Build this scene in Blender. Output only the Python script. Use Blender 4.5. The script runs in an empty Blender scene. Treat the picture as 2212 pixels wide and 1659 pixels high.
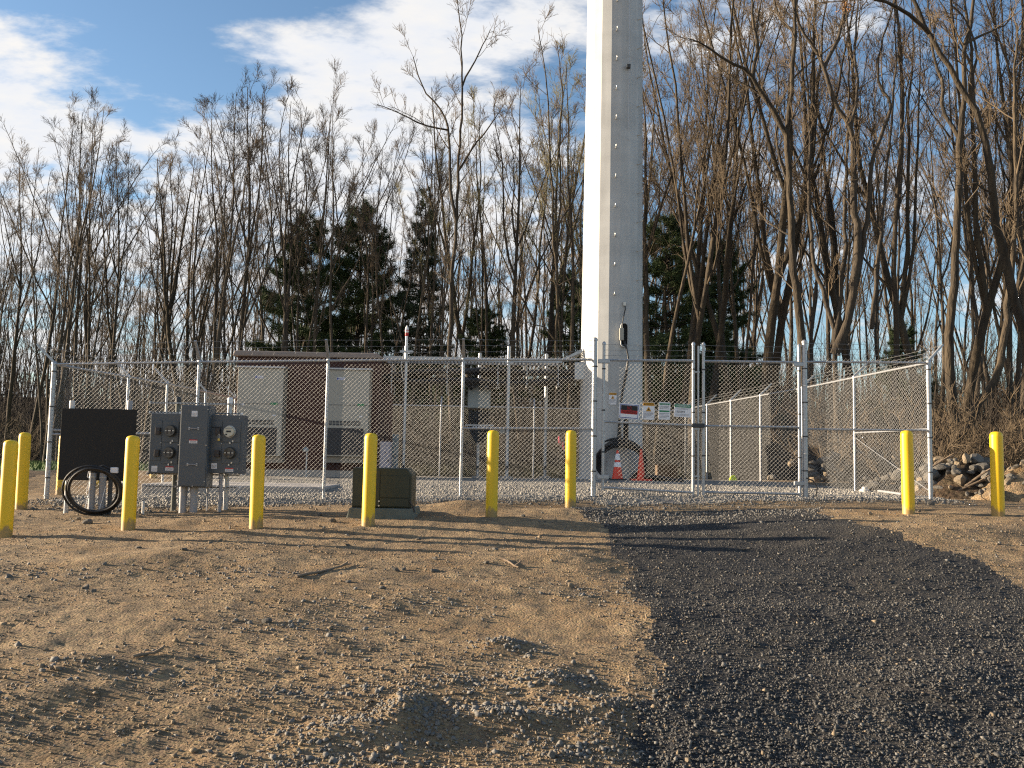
import bpy, math, random
import numpy as np
from mathutils import Vector, Matrix

random.seed(7)
RNG = np.random.default_rng(7)
S = bpy.context.scene
COL = S.collection

# ------------------------------------------------------------------ camera, world, sun, exposure
FOC, CX, CY = 2000.0, 1106.0, 829.5          # focal length and centre, in units of a 2212 x 1659 picture
PITCH, ROLL = math.radians(4.7), math.radians(1.07)
EYE = np.array([0.0, 0.0, 1.6])
F_ = np.array([0, math.cos(PITCH), math.sin(PITCH)])
r0 = np.array([1.0, 0, 0]); u0 = np.array([0, -math.sin(PITCH), math.cos(PITCH)])
R_ = math.cos(ROLL) * r0 + math.sin(ROLL) * u0
U_ = -math.sin(ROLL) * r0 + math.cos(ROLL) * u0
cam_d = bpy.data.cameras.new('camera'); cam = bpy.data.objects.new('camera', cam_d); COL.objects.link(cam)
cam_d.sensor_width = 36.0; cam_d.lens = 36.0 * FOC / 2212.0
cam_d.clip_start = 0.1; cam_d.clip_end = 2000
M = Matrix((tuple(R_), tuple(U_), tuple(-F_))).transposed().to_4x4(); M.translation = Vector(EYE)
cam.matrix_world = M
S.camera = cam

SUN_EL = math.radians(11.5)
SUN_AZ = math.radians(100.0)                 # to the left of the view, 10 degrees beyond square
sun_dir = Vector((-math.cos(SUN_EL) * math.sin(SUN_AZ), -math.cos(SUN_EL) * math.cos(SUN_AZ), math.sin(SUN_EL)))
sl = bpy.data.lights.new('sun', 'SUN'); sun = bpy.data.objects.new('sun', sl); COL.objects.link(sun)
sl.energy = 5.0; sl.angle = math.radians(0.55); sl.color = (1.0, 0.82, 0.60)
sun.rotation_euler = sun_dir.to_track_quat('Z', 'Y').to_euler()

W = bpy.data.worlds.new('World'); S.world = W; W.use_nodes = True
def build_world():
    nt = W.node_tree; N = nt.nodes; L = nt.links
    for n in list(N): N.remove(n)
    out = N.new('ShaderNodeOutputWorld')
    sky = N.new('ShaderNodeTexSky'); sky.sky_type = 'NISHITA'; sky.sun_disc = False
    sky.sun_elevation = SUN_EL
    sky.sun_rotation = math.atan2(sun_dir.x, sun_dir.y)
    sky.air_density = 1.0; sky.dust_density = 0.4; sky.ozone_density = 2.5
    b1 = N.new('ShaderNodeBackground'); b1.inputs[1].default_value = 0.074
    L.new(sky.outputs[0], b1.inputs[0])
    b2 = N.new('ShaderNodeBackground'); b2.inputs[1].default_value = CLOUD_STRENGTH
    tc = N.new('ShaderNodeTexCoord'); sep = N.new('ShaderNodeSeparateXYZ'); L.new(tc.outputs['Generated'], sep.inputs[0])
    def m(op, a, b=None, c=None):
        n = N.new('ShaderNodeMath'); n.operation = op
        for i, v in enumerate((a, b, c)):
            if v is None: continue
            if isinstance(v, (int, float)): n.inputs[i].default_value = v
            else: L.new(v, n.inputs[i])
        return n.outputs[0]
    x, y, z = sep.outputs
    zz = m('ADD', m('MAXIMUM', z, 0.0), 0.22)
    px = m('DIVIDE', x, zz); py = m('DIVIDE', y, zz)
    cmb = N.new('ShaderNodeCombineXYZ'); L.new(px, cmb.inputs[0]); L.new(py, cmb.inputs[1])
    mp = N.new('ShaderNodeMapping'); L.new(cmb.outputs[0], mp.inputs[0])
    mp.inputs['Rotation'].default_value = (0, 0, math.radians(-28)); mp.inputs['Scale'].default_value = (1.0, 1.55, 1.0)
    n1 = N.new('ShaderNodeTexNoise'); n1.inputs['Scale'].default_value = 2.6; n1.inputs['Detail'].default_value = 9
    n1.inputs['Roughness'].default_value = 0.58; n1.inputs['Distortion'].default_value = 0.25
    L.new(mp.outputs[0], n1.inputs['Vector'])
    n2 = N.new('ShaderNodeTexNoise'); n2.inputs['Scale'].default_value = 9.0; n2.inputs['Detail'].default_value = 7
    n2.inputs['Roughness'].default_value = 0.6; L.new(mp.outputs[0], n2.inputs['Vector'])
    az = m('ARCTAN2', x, y); el = m('ARCSINE', z)
    # a wedge of clear blue above the left bank and left of the right bank
    def ae(px_, py_):
        d = (px_ - CX) / FOC * R_ - (py_ - CY) / FOC * U_ + F_; d = d / np.linalg.norm(d); return math.atan2(d[0], d[1]), math.asin(d[2])
    def line(p, q):
        (a0, e0), (a1, e1) = ae(*p), ae(*q); nx, ny = -(e1 - e0), a1 - a0; L_ = math.hypot(nx, ny); nx /= L_; ny /= L_
        return m('ADD', m('ADD', m('MULTIPLY', az, nx), m('MULTIPLY', el, ny)), -(nx * a0 + ny * e0))
    def smooth(val, w0, w1):
        n = N.new('ShaderNodeMapRange'); n.interpolation_type = 'SMOOTHSTEP'; n.inputs['From Min'].default_value = w0; n.inputs['From Max'].default_value = w1; L.new(val, n.inputs['Value']); return n.outputs[0]
    above = smooth(line((0, 45), (440, 180)), -.08, .08)          # above the top of the left bank
    leftof = smooth(m('MULTIPLY', line((455, 60), (600, 250)), -1.0), -.07, .07)
    wedge = m('MULTIPLY', above, leftof)
    crest = m('MULTIPLY', smooth(line((440, 95), (850, -20)), -.05, .06), m('SUBTRACT', 1.0, smooth(az, -.16, -.04)))
    wedge = m('MAXIMUM', wedge, m('MULTIPLY', crest, above))
    right = smooth(az, -.02, .16)
    low = m('SUBTRACT', 1.0, smooth(el, .02, .24))
    v = m('ADD', n1.outputs[0], m('MULTIPLY', m('SUBTRACT', n2.outputs[0], 0.5), 0.50))
    v = m('ADD', v, 0.105)
    v = m('SUBTRACT', v, m('MULTIPLY', wedge, 0.42))
    lbank = m('MULTIPLY', m('SUBTRACT', 1.0, above), m('SUBTRACT', 1.0, smooth(az, -.34, -.16)))
    v = m('ADD', v, m('MULTIPLY', m('MULTIPLY', lbank, smooth(el, .12, .30)), 0.12))
    bank = m('MULTIPLY', m('SUBTRACT', 1.0, leftof), m('SUBTRACT', 1.0, smooth(az, -.13, .05)))
    v = m('ADD', v, m('MULTIPLY', bank, 0.09))
    v = m('SUBTRACT', v, m('MULTIPLY', right, 0.15))
    v = m('ADD', v, m('MULTIPLY', low, 0.045))
    mr = N.new('ShaderNodeMapRange'); mr.interpolation_type = 'SMOOTHSTEP'
    mr.inputs['From Min'].default_value = 0.46; mr.inputs['From Max'].default_value = 0.70; L.new(v, mr.inputs['Value'])
    mr.inputs['To Max'].default_value = 0.96
    cr = N.new('ShaderNodeMapRange'); L.new(n2.outputs[0], cr.inputs['Value'])
    cr.inputs['From Min'].default_value = 0.3; cr.inputs['From Max'].default_value = 0.7
    mixc = N.new('ShaderNodeMix'); mixc.data_type = 'RGBA'; L.new(cr.outputs[0], mixc.inputs[0])
    mixc.inputs[6].default_value = (0.84, 0.88, 0.96, 1); mixc.inputs[7].default_value = (1.0, 0.97, 0.93, 1)
    L.new(mixc.outputs[2], b2.inputs[0])
    mx = N.new('ShaderNodeMixShader'); L.new(mr.outputs[0], mx.inputs[0]); L.new(b1.outputs[0], mx.inputs[1]); L.new(b2.outputs[0], mx.inputs[2])
    L.new(mx.outputs[0], out.inputs[0])
CLOUD_STRENGTH = 0.34
build_world()
S.view_settings.view_transform = 'Standard'; S.view_settings.look = 'None'
S.view_settings.gamma = 1.0; S.view_settings.use_curve_mapping = False
S.view_settings.exposure = 1.55
S.cycles.max_bounces = 5; S.cycles.diffuse_bounces = 3; S.cycles.use_denoising = False; S.cycles.filter_width = 1.2
S.cycles.sample_clamp_indirect = 4.0; S.cycles.caustics_reflective = False; S.cycles.caustics_refractive = False

# ------------------------------------------------------------------ view helpers (picture units -> real places)
def ray(px, py):
    return (px - CX) / FOC * R_ - (py - CY) / FOC * U_ + F_
def at(px, py, d):
    r = ray(px, py); return EYE + r * (d / r[1])

# ------------------------------------------------------------------ noise and terrain
def _hash(ix, iy, s):
    h = (ix.astype(np.int64) * 374761393 + iy.astype(np.int64) * 668265263 + s * 1442695041) & 0x7fffffff
    h = ((h ^ (h >> 13)) * 1274126177) & 0x7fffffff
    return ((h ^ (h >> 16)) & 0xffff) / 65535.0
def vnoise(x, y, s=0):
    ix = np.floor(x); iy = np.floor(y); fx = x - ix; fy = y - iy
    fx = fx * fx * (3 - 2 * fx); fy = fy * fy * (3 - 2 * fy)
    a = _hash(ix, iy, s); b = _hash(ix + 1, iy, s); c = _hash(ix, iy + 1, s); d = _hash(ix + 1, iy + 1, s)
    return (a * (1 - fx) + b * fx) * (1 - fy) + (c * (1 - fx) + d * fx) * fy - 0.5
def fbm(x, y, s=0, o=4):
    v = 0; a = 1.0
    for i in range(o):
        v = v + a * vnoise(x * 2 ** i + 13.7 * i, y * 2 ** i - 7.1 * i, s + i); a *= 0.5
    return v

# bollards: picture x, picture y of base, distance, height
BOLL = [(10, 1157, 11.2, 1.14), (46, 1093, 14.0, 1.10), (277, 1140, 11.6, 1.14), (553, 1138, 11.7, 1.15), (795, 1133, 12.0, 1.17),
        (1061, 1124, 13.1, 1.26), (1232, 1098, 14.4, 1.20), (1963, 1110, 12.9, 1.15), (2156, 1109, 12.7, 1.11)]
CTRL = [tuple(at(x, y, d)) for x, y, d, h in BOLL]
for x, y, d in [(103, 1090, 15.6), (145, 1106, 13.6), (380, 1106, 13.5), (480, 1104, 13.5), (697, 1086, 15.7), (820, 1112, 12.9), (995, 1074, 15.9),
                (1280, 1075, 16.0), (1500, 1069, 16.0), (1742, 1074, 16.1), (2010, 1076, 16.2), (500, 1066, 17.8), (660, 1030, 23.0),
                (1334, 1034, 23.0), (1100, 1034, 30.0), (1580, 1036, 26.0), (1850, 1062, 19.0), (2100, 1068, 18.0), (60, 1003, 55.0), (250, 1066, 18.5)]:
    CTRL.append(tuple(at(x, y, d)))
CTRL = np.array(CTRL)
_py = [-60, 0, 5, 11.5, 13.5, 15.5, 18, 24, 32, 45, 70, 110, 170, 400]
_pz = [0, 0, 0, .70, .82, .98, 1.05, 1.13, 1.05, .98, 1.3, 7.5, 11.5, 13]
_prof = np.interp(CTRL[:, 1], _py, _pz)
def base_z(x, y):
    x = np.asarray(x, float); y = np.asarray(y, float)
    z = np.interp(y, _py, _pz); num = 0; den = 0.12
    for (cx, cy, cz), p in zip(CTRL, _prof):
        rad = 1.7 if cy < 25 else 6.0
        w = np.exp(-((x - cx) ** 2 + (y - cy) ** 2) / rad ** 2)
        num = num + w * (cz - p); den = den + w
    return z + num / den
MOUNDS = []          # x, y, height, rx, ry
def G(x, y):
    x = np.asarray(x, float); y = np.asarray(y, float)
    z = base_z(x, y)
    inside = 1 / (1 + np.exp(-(y - 15.0) * 4)) * (1 / (1 + np.exp(-(7.4 - np.abs(x)) * 4))) * (y < 33)
    rough = 1 - 0.8 * inside
    z = z + rough * (0.060 * fbm(x * 0.55, y * 0.8, 3, 3) + 0.019 * fbm(x * 2.3, y * 2.6, 11, 3))
    z = z + (0.012 * fbm(x * 9, y * 9, 21, 3) + 0.006 * fbm(x * 26, y * 26, 27, 2)) * (0.35 + 0.65 * rough)
    for mx_, my_, mh, rx, ry in MOUNDS:
        z = z + mh * np.exp(-((x - mx_) / rx) ** 2 - ((y - my_) / ry) ** 2)
    return z
def g(x, y): return float(G(np.array([x]), np.array([y]))[0])
_ds = np.concatenate([np.linspace(3.5, 40, 1600), np.linspace(40.1, 120, 300)])
def ground_at(px, py):
    r = ray(px, py); X = EYE[0] + r[0] / r[1] * _ds; Z = EYE[2] + r[2] / r[1] * _ds
    below = np.nonzero(Z <= base_z(X, _ds))[0]
    i = below[0] if len(below) else len(_ds) - 1
    return float(X[i]), float(_ds[i])
for px, py, h, rx, ry in [(870, 1545, .085, .10, .22), (840, 1575, .05, .32, .16), (1190, 1480, .06, .18, .2), (1080, 1395, .055, .22, .22), (1105, 1425, -.02, .20, .2),
                          (740, 1600, .05, .35, .14), (1310, 1455, -.02, .16, .18), (1290, 1535, .05, .25, .16), (1080, 1560, .05, .3, .14), (930, 1600, -.02, .3, .16),
                          (180, 1440, .05, .35, .2), (110, 1500, .04, .3, .15), (560, 1520, .03, .5, .2), (1210, 1205, .05, .35, .35), (300, 1215, .05, .6, .3),
                          (1400, 1600, -.035, .15, .3), (1700, 1330, .04, .7, .4), (2050, 1500, .05, .5, .4), (1900, 1400, -.04, .5, .4), (1420, 1330, .05, .3, .35),
                          (2100, 1560, -.04, .3, .4), (1000, 1100, .10, .55, .35), (1240, 1107, .06, .5, .3), (560, 1120, .05, 1.0, .35), (2050, 1150, .08, .8, .5)]:
    X, Y = ground_at(px, py); MOUNDS.append((X, Y, h, rx, ry))

# ------------------------------------------------------------------ materials
def new_mat(name):
    m = bpy.data.materials.new(name); m.use_nodes = True
    return m, m.node_tree, m.node_tree.nodes['Principled BSDF']
def mat(name, c1, c2=None, rough=0.6, metal=0.0, scale=8.0, bump=0.0, bscale=None, detail=5, obj_var=0.0, spec=0.5, stretch=None, dist=0.02):
    m, nt, b = new_mat(name); N = nt.nodes; L = nt.links
    c2 = c2 or tuple(v * 0.8 for v in c1)
    tc = N.new('ShaderNodeTexCoord'); vec = tc.outputs['Object']
    if stretch:
        mp = N.new('ShaderNodeMapping'); mp.inputs['Scale'].default_value = stretch; L.new(vec, mp.inputs[0]); vec = mp.outputs[0]
    n = N.new('ShaderNodeTexNoise'); n.inputs['Scale'].default_value = scale; n.inputs['Detail'].default_value = detail; n.inputs['Roughness'].default_value = 0.6
    L.new(vec, n.inputs['Vector'])
    mr = N.new('ShaderNodeMapRange'); mr.inputs['From Min'].default_value = 0.32; mr.inputs['From Max'].default_value = 0.68; L.new(n.outputs[0], mr.inputs['Value'])
    mx = N.new('ShaderNodeMix'); mx.data_type = 'RGBA'; L.new(mr.outputs[0], mx.inputs[0])
    mx.inputs[6].default_value = (*c1, 1); mx.inputs[7].default_value = (*c2, 1)
    col = mx.outputs[2]
    if obj_var:
        oi = N.new('ShaderNodeObjectInfo'); hs = N.new('ShaderNodeHueSaturation')
        r2 = N.new('ShaderNodeMapRange'); L.new(oi.outputs['Random'], r2.inputs['Value'])
        r2.inputs['To Min'].default_value = 1 - obj_var; r2.inputs['To Max'].default_value = 1 + obj_var
        L.new(r2.outputs[0], hs.inputs['Value']); L.new(col, hs.inputs['Color']); col = hs.outputs[0]
    L.new(col, b.inputs['Base Color'])
    b.inputs['Roughness'].default_value = rough; b.inputs['Metallic'].default_value = metal; b.inputs['Specular IOR Level'].default_value = spec
    if bump:
        n2 = N.new('ShaderNodeTexNoise'); n2.inputs['Scale'].default_value = bscale or scale * 4; n2.inputs['Detail'].default_value = 6; L.new(vec, n2.inputs['Vector'])
        bp = N.new('ShaderNodeBump'); bp.inputs['Strength'].default_value = bump; bp.inputs['Distance'].default_value = dist
        L.new(n2.outputs[0], bp.inputs['Height']); L.new(bp.outputs[0], b.inputs['Normal'])
    return m
def ground_mat(name, cols, scales, bump, bscale, dist, rough=0.95, speck=None):
    m, nt, b = new_mat(name); N = nt.nodes; L = nt.links
    tc = N.new('ShaderNodeTexCoord'); vec = tc.outputs['Object']; prev = None
    for i, c in enumerate(cols):
        if prev is None:
            rgb = N.new('ShaderNodeRGB'); rgb.outputs[0].default_value = (*c, 1); prev = rgb.outputs[0]; continue
        n = N.new('ShaderNodeTexNoise'); n.inputs['Scale'].default_value = scales[i - 1]; n.inputs['Detail'].default_value = 8; n.inputs['Roughness'].default_value = .65
        L.new(vec, n.inputs['Vector'])
        mr = N.new('ShaderNodeMapRange'); mr.inputs['From Min'].default_value = .42; mr.inputs['From Max'].default_value = .64; L.new(n.outputs[0], mr.inputs['Value'])
        mx = N.new('ShaderNodeMix'); mx.data_type = 'RGBA'; L.new(mr.outputs[0], mx.inputs[0]); L.new(prev, mx.inputs[6]); mx.inputs[7].default_value = (*c, 1); prev = mx.outputs[2]
    vo = N.new('ShaderNodeTexVoronoi'); vo.inputs['Scale'].default_value = bscale; L.new(vec, vo.inputs['Vector'])
    if speck:
        mx = N.new('ShaderNodeMix'); mx.data_type = 'RGBA'; mx.blend_type = 'MULTIPLY'; mx.inputs[0].default_value = speck
        hs = N.new('ShaderNodeHueSaturation'); hs.inputs['Saturation'].default_value = 0.12; hs.inputs['Value'].default_value = 1.5; L.new(vo.outputs['Color'], hs.inputs['Color'])
        L.new(prev, mx.inputs[6]); L.new(hs.outputs[0], mx.inputs[7]); prev = mx.outputs[2]
    L.new(prev, b.inputs['Base Color']); b.inputs['Roughness'].default_value = rough; b.inputs['Specular IOR Level'].default_value = 0.25
    n2 = N.new('ShaderNodeTexNoise'); n2.inputs['Scale'].default_value = bscale * .6; n2.inputs['Detail'].default_value = 8; n2.inputs['Roughness'].default_value = .7; L.new(vec, n2.inputs['Vector'])
    ad = N.new('ShaderNodeMath'); ad.operation = 'SUBTRACT'; L.new(n2.outputs[0], ad.inputs[0])
    ml = N.new('ShaderNodeMath'); ml.operation = 'MULTIPLY'; ml.inputs[1].default_value = .5; L.new(vo.outputs['Distance'], ml.inputs[0]); L.new(ml.outputs[0], ad.inputs[1])
    bp = N.new('ShaderNodeBump'); bp.inputs['Strength'].default_value = bump; bp.inputs['Distance'].default_value = dist
    L.new(ad.outputs[0], bp.inputs['Height']); L.new(bp.outputs[0], b.inputs['Normal'])
    return m

MT = {}
MT['dirt'] = ground_mat('dirt', [(.300, .205, .112), (.205, .135, .070), (.340, .245, .142), (.160, .120, .078)], [.7, 1.9, 5.5], 1.0, 48, .028, speck=.45)
MT['asphalt_millings'] = ground_mat('asphalt millings', [(.034, .034, .035), (.066, .058, .047), (.024, .024, .025)], [.6, 3.0], 1.0, 42, .03, rough=.8, speck=.5)
MT['grey_gravel'] = ground_mat('grey gravel', [(.26, .24, .205), (.21, .195, .18), (.30, .28, .24)], [1.1, 5.0], 1.0, 36, .03, speck=.6)
MT['leaf_litter'] = ground_mat('leaf litter', [(.070, .046, .028), (.045, .032, .021), (.095, .066, .040)], [.4, 2.5], 1.0, 14, .06, speck=.5)
MT['grass'] = mat('grass', (.10, .15, .035), (.06, .10, .025), .9, scale=1.5)
MT['yellow'] = mat('yellow plastic', (.80, .50, .008), (.76, .47, .010), .42, scale=3, bump=.06, bscale=60)
def yellow_mat():
    m, nt, b = new_mat('yellow bollard sleeve'); N = nt.nodes; L = nt.links; tc = N.new('ShaderNodeTexCoord'); sep = N.new('ShaderNodeSeparateXYZ'); L.new(tc.outputs['Object'], sep.inputs[0])
    def noise(sc, st):
        mp = N.new('ShaderNodeMapping'); mp.inputs['Scale'].default_value = st; L.new(tc.outputs['Object'], mp.inputs[0]); n = N.new('ShaderNodeTexNoise'); n.inputs['Scale'].default_value = sc; n.inputs['Detail'].default_value = 7; n.inputs['Roughness'].default_value = .65; L.new(mp.outputs[0], n.inputs['Vector']); return n.outputs[0]
    def mr(v, a, c, d0=0, d1=1):
        n = N.new('ShaderNodeMapRange'); L.new(v, n.inputs['Value']); n.inputs['From Min'].default_value = a; n.inputs['From Max'].default_value = c; n.inputs['To Min'].default_value = d0; n.inputs['To Max'].default_value = d1; return n.outputs[0]
    def mix(f, c1, c2):
        n = N.new('ShaderNodeMix'); n.data_type = 'RGBA'; L.new(f, n.inputs[0])
        for i, c in ((6, c1), (7, c2)):
            if isinstance(c, tuple): n.inputs[i].default_value = (*c, 1)
            else: L.new(c, n.inputs[i])
        return n.outputs[2]
    col = mix(mr(noise(2.5, (1, 1, .5)), .35, .7), (.80, .52, .008), (.72, .46, .012))
    col = mix(mr(noise(9, (1, 1, .16)), .66, .78, 0, .6), col, (.45, .28, .04))
    ad = N.new('ShaderNodeMath'); ad.operation = 'ADD'; L.new(mr(sep.outputs[2], .0, .30, .42, -.25), ad.inputs[0]); L.new(noise(14, (1, 1, .5)), ad.inputs[1])
    col = mix(mr(ad.outputs[0], .62, .80, 0, .85), col, (.27, .18, .09))
    L.new(col, b.inputs['Base Color']); b.inputs['Roughness'].default_value = .45
    return m
MT['yellow'] = yellow_mat()
MT['galv'] = mat('galvanized steel', (.44, .45, .46), (.33, .34, .36), .38, .5, scale=30)
MT['wire'] = mat('galvanized wire', (.28, .28, .275), (.21, .21, .215), .5, .2, scale=30)
MT['tower'] = mat('weathered galvanized plate', (.47, .475, .465), (.35, .355, .355), .6, .0, scale=2.2, stretch=(1, 1, .3), bump=.05, bscale=40, detail=8)
def tower_mat():
    m, nt, b = new_mat('mottled galvanized plate'); N = nt.nodes; L = nt.links; tc = N.new('ShaderNodeTexCoord')
    def noise(sc, st, a, c, d0, d1, det=8):
        mp = N.new('ShaderNodeMapping'); mp.inputs['Scale'].default_value = st; L.new(tc.outputs['Object'], mp.inputs[0]); n = N.new('ShaderNodeTexNoise'); n.inputs['Scale'].default_value = sc; n.inputs['Detail'].default_value = det; n.inputs['Roughness'].default_value = .62; L.new(mp.outputs[0], n.inputs['Vector'])
        r = N.new('ShaderNodeMapRange'); L.new(n.outputs[0], r.inputs['Value']); r.inputs['From Min'].default_value = a; r.inputs['From Max'].default_value = c; r.inputs['To Min'].default_value = d0; r.inputs['To Max'].default_value = d1; return r.outputs[0]
    def mul(a, c):
        n = N.new('ShaderNodeMath'); n.operation = 'MULTIPLY'; L.new(a, n.inputs[0]); L.new(c, n.inputs[1]); return n.outputs[0]
    v = mul(mul(noise(1.6, (1, 1, .45), .3, .7, 1.0, .80), noise(5, (1, 1, .08), .35, .7, 1.0, .86)), mul(noise(2.2, (1, 1, 1), .66, .74, 1.0, .72), noise(.9, (.02, .02, 1.6), .45, .62, 1.0, .90, 2)))
    hs = N.new('ShaderNodeHueSaturation'); hs.inputs['Color'].default_value = (.53, .535, .525, 1); L.new(v, hs.inputs['Value']); L.new(hs.outputs[0], b.inputs['Base Color']); b.inputs['Roughness'].default_value = .58
    return m
MT['tower'] = tower_mat()
MT['bolt'] = mat('zinc bolt', (.62, .6, .55), None, .45, .5)
MT['black'] = mat('black rubber', (.010, .010, .011), (.016, .015, .015), .5, scale=20)
MT['blackboard'] = mat('black painted board', (.007, .0065, .006), (.010, .009, .008), .75, scale=12, bump=.1)
MT['hole'] = mat('dark opening', (.006, .006, .006), None, .9)
MT['meter_grey'] = mat('grey enamelled steel', (.080, .092, .105), (.072, .084, .096), .5, scale=5, bump=.03)
MT['seam'] = mat('dark seam', (.05, .055, .06), None, .7)
MT['pvc'] = mat('grey pvc', (.30, .30, .31), (.26, .26, .275), .5, scale=6)
MT['pale_pvc'] = mat('pale pvc', (.62, .60, .55), (.55, .53, .5), .5, scale=6)
MT['post_green'] = mat('treated post', (.16, .165, .14), (.11, .115, .10), .8, scale=6, stretch=(1, 1, .15))
MT['white'] = mat('white paint', (.78, .78, .78), (.74, .74, .75), .5)
MT['label'] = mat('white label', (.72, .72, .74), (.62, .62, .66), .5, scale=60)
MT['red'] = mat('red print', (.50, .012, .012), None, .5)
MT['cone'] = mat('orange red cone plastic', (.80, .060, .022), (.74, .050, .02), .5, scale=5)
MT['ink'] = mat('black print', (.012, .012, .014), None, .6)
MT['amber'] = mat('amber print', (.70, .33, .01), None, .5)
MT['green_print'] = mat('green print', (.03, .24, .10), None, .5)
MT['blue_print'] = mat('blue print', (.03, .06, .30), None, .5)
MT['grey_print'] = mat('grey print', (.20, .20, .23), None, .6)
MT['sign_white'] = mat('white sign board', (.80, .80, .82), (.76, .76, .79), .4)
MT['aggregate'] = mat('brown aggregate wall', (.085, .034, .028), (.048, .021, .018), .9, scale=55, bump=.6, bscale=70, detail=3)
MT['roof_tan'] = mat('tan roof coating', (.30, .235, .195), (.26, .205, .17), .85, scale=5)
MT['beige'] = mat('beige enamelled cabinet', (.345, .33, .285), (.33, .315, .27), .5, scale=2)
MT['beige_dark'] = mat('tan side panel', (.26, .24, .20), (.23, .21, .18), .6, scale=3)
MT['coil'] = mat('dark coil fins', (.02, .02, .024), (.035, .035, .04), .6, scale=60)
MT['concrete'] = mat('concrete', (.42, .38, .34), (.34, .31, .28), .9, scale=7, bump=.2)
MT['transformer'] = mat('olive green enamel', (.030, .034, .016), (.022, .027, .014), .5, scale=3, bump=.05)
MT['transformer_pad'] = mat('grey green fibre pad', (.14, .15, .125), (.10, .11, .09), .9, scale=9, bump=.2)
MT['cabinet'] = mat('pale blue grey enamel', (.30, .34, .35), (.27, .31, .32), .45, scale=4)
MT['lavender'] = mat('lavender grey cabinet', (.33, .31, .36), (.28, .27, .31), .6, scale=4)
MT['glass_dark'] = mat('dark glass cover', (.035, .032, .028), (.07, .06, .045), .12, scale=18)
MT['breaker'] = mat('brown black breaker', (.045, .036, .034), None, .6)
MT['meter_face'] = mat('cream meter face', (.52, .50, .40), (.46, .44, .36), .25)
MT['brass'] = mat('brass padlock', (.50, .38, .12), None, .35, .8)
MT['bark'] = mat('grey brown bark', (.088, .068, .046), (.044, .034, .025), .95, scale=7, stretch=(1, 1, .22), bump=.9, bscale=22, obj_var=.25, dist=.04)
MT['bark_warm'] = mat('warm brown bark', (.084, .062, .037), (.024, .0185, .013), .95, scale=7, stretch=(1, 1, .22), bump=1.0, bscale=20, obj_var=.2, dist=.05)
MT['twig'] = mat('twig bark', (.115, .086, .058), (.078, .058, .040), .95, scale=2, obj_var=.22)
MT['twig_warm'] = mat('warm twig bark', (.125, .092, .056), (.085, .062, .040), .95, scale=2, obj_var=.2)
MT['bud'] = mat('yellow green buds', (.17, .155, .075), (.12, .105, .055), .9)
MT['needle'] = mat('pine needles', (.046, .080, .024), (.070, .092, .030), .8, scale=.9, obj_var=.15)
MT['spruce'] = mat('spruce needles', (.036, .060, .030), (.054, .074, .034), .8, scale=.9)
MT['brush'] = mat('brown brush', (.042, .031, .022), (.028, .022, .016), .95, scale=.6)
MT['dry_grass'] = mat('dry grass', (.12, .105, .055), (.085, .085, .04), .95, scale=.8)
MT['rock'] = mat('field stone', (.15, .135, .112), (.085, .078, .068), .92, scale=5, bump=.5, bscale=14, obj_var=.25)
MT['rock_tan'] = mat('tan field stone', (.27, .215, .145), (.17, .13, .088), .92, scale=5, bump=.4, bscale=16, obj_var=.2)
MT['pebble'] = mat('brown pebbles', (.27, .205, .13), (.14, .108, .075), .95, scale=40, detail=2)
MT['pebble_grey'] = mat('grey chips', (.205, .19, .165), (.10, .098, .095), .9, scale=40, detail=2)
MT['millings'] = mat('dark chips', (.030, .030, .031), (.080, .075, .066), .68, scale=28, detail=1)
MT['chips_light'] = mat('light grey stone chips', (.33, .305, .26), (.19, .18, .17), .9, scale=26, detail=1)
MT['wood'] = mat('brown weathered board', (.12, .078, .045), (.08, .052, .03), .9, scale=5, stretch=(1, 1, .3), bump=.3)
MT['stick'] = mat('dead stick', (.24, .18, .12), (.14, .10, .07), .95, scale=9)
MT['lime'] = mat('lime yellow plastic', (.55, .70, .03), None, .5)
MT['siding'] = mat('white siding', (.66, .64, .60), (.60, .58, .55), .8)
MT['roof_grey'] = mat('grey shingle roof', (.16, .16, .17), (.11, .11, .12), .9, scale=6)
MT['tape'] = mat('pink survey tape', (.75, .05, .12), None, .6)
MT['lead'] = mat('dry brown leaves', (.30, .15, .05), (.2, .1, .035), .9)

# ------------------------------------------------------------------ mesh helpers
def world_loc(o):
    v = Vector((0, 0, 0))
    while o is not None: v += o.location; o = o.parent
    return v
def mesh_np(name, V, F, m, parent=None, smooth=False):
    """V (n,3) world, F (m,k) one face size"""
    V = np.asarray(V, np.float32); F = np.asarray(F, np.int32)
    if parent is not None: V = V - np.array(world_loc(parent), np.float32)
    me = bpy.data.meshes.new(name); k = F.shape[1]
    me.vertices.add(len(V)); me.vertices.foreach_set('co', V.ravel())
    me.loops.add(F.size); me.loops.foreach_set('vertex_index', F.ravel())
    me.polygons.add(len(F)); me.polygons.foreach_set('loop_start', np.arange(0, F.size, k, dtype=np.int32))
    me.update(calc_edges=True)
    if smooth: me.polygons.foreach_set('use_smooth', np.ones(len(F), bool))
    me.materials.append(m); o = bpy.data.objects.new(name, me); COL.objects.link(o)
    if parent is not None: o.parent = parent
    return o
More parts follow.
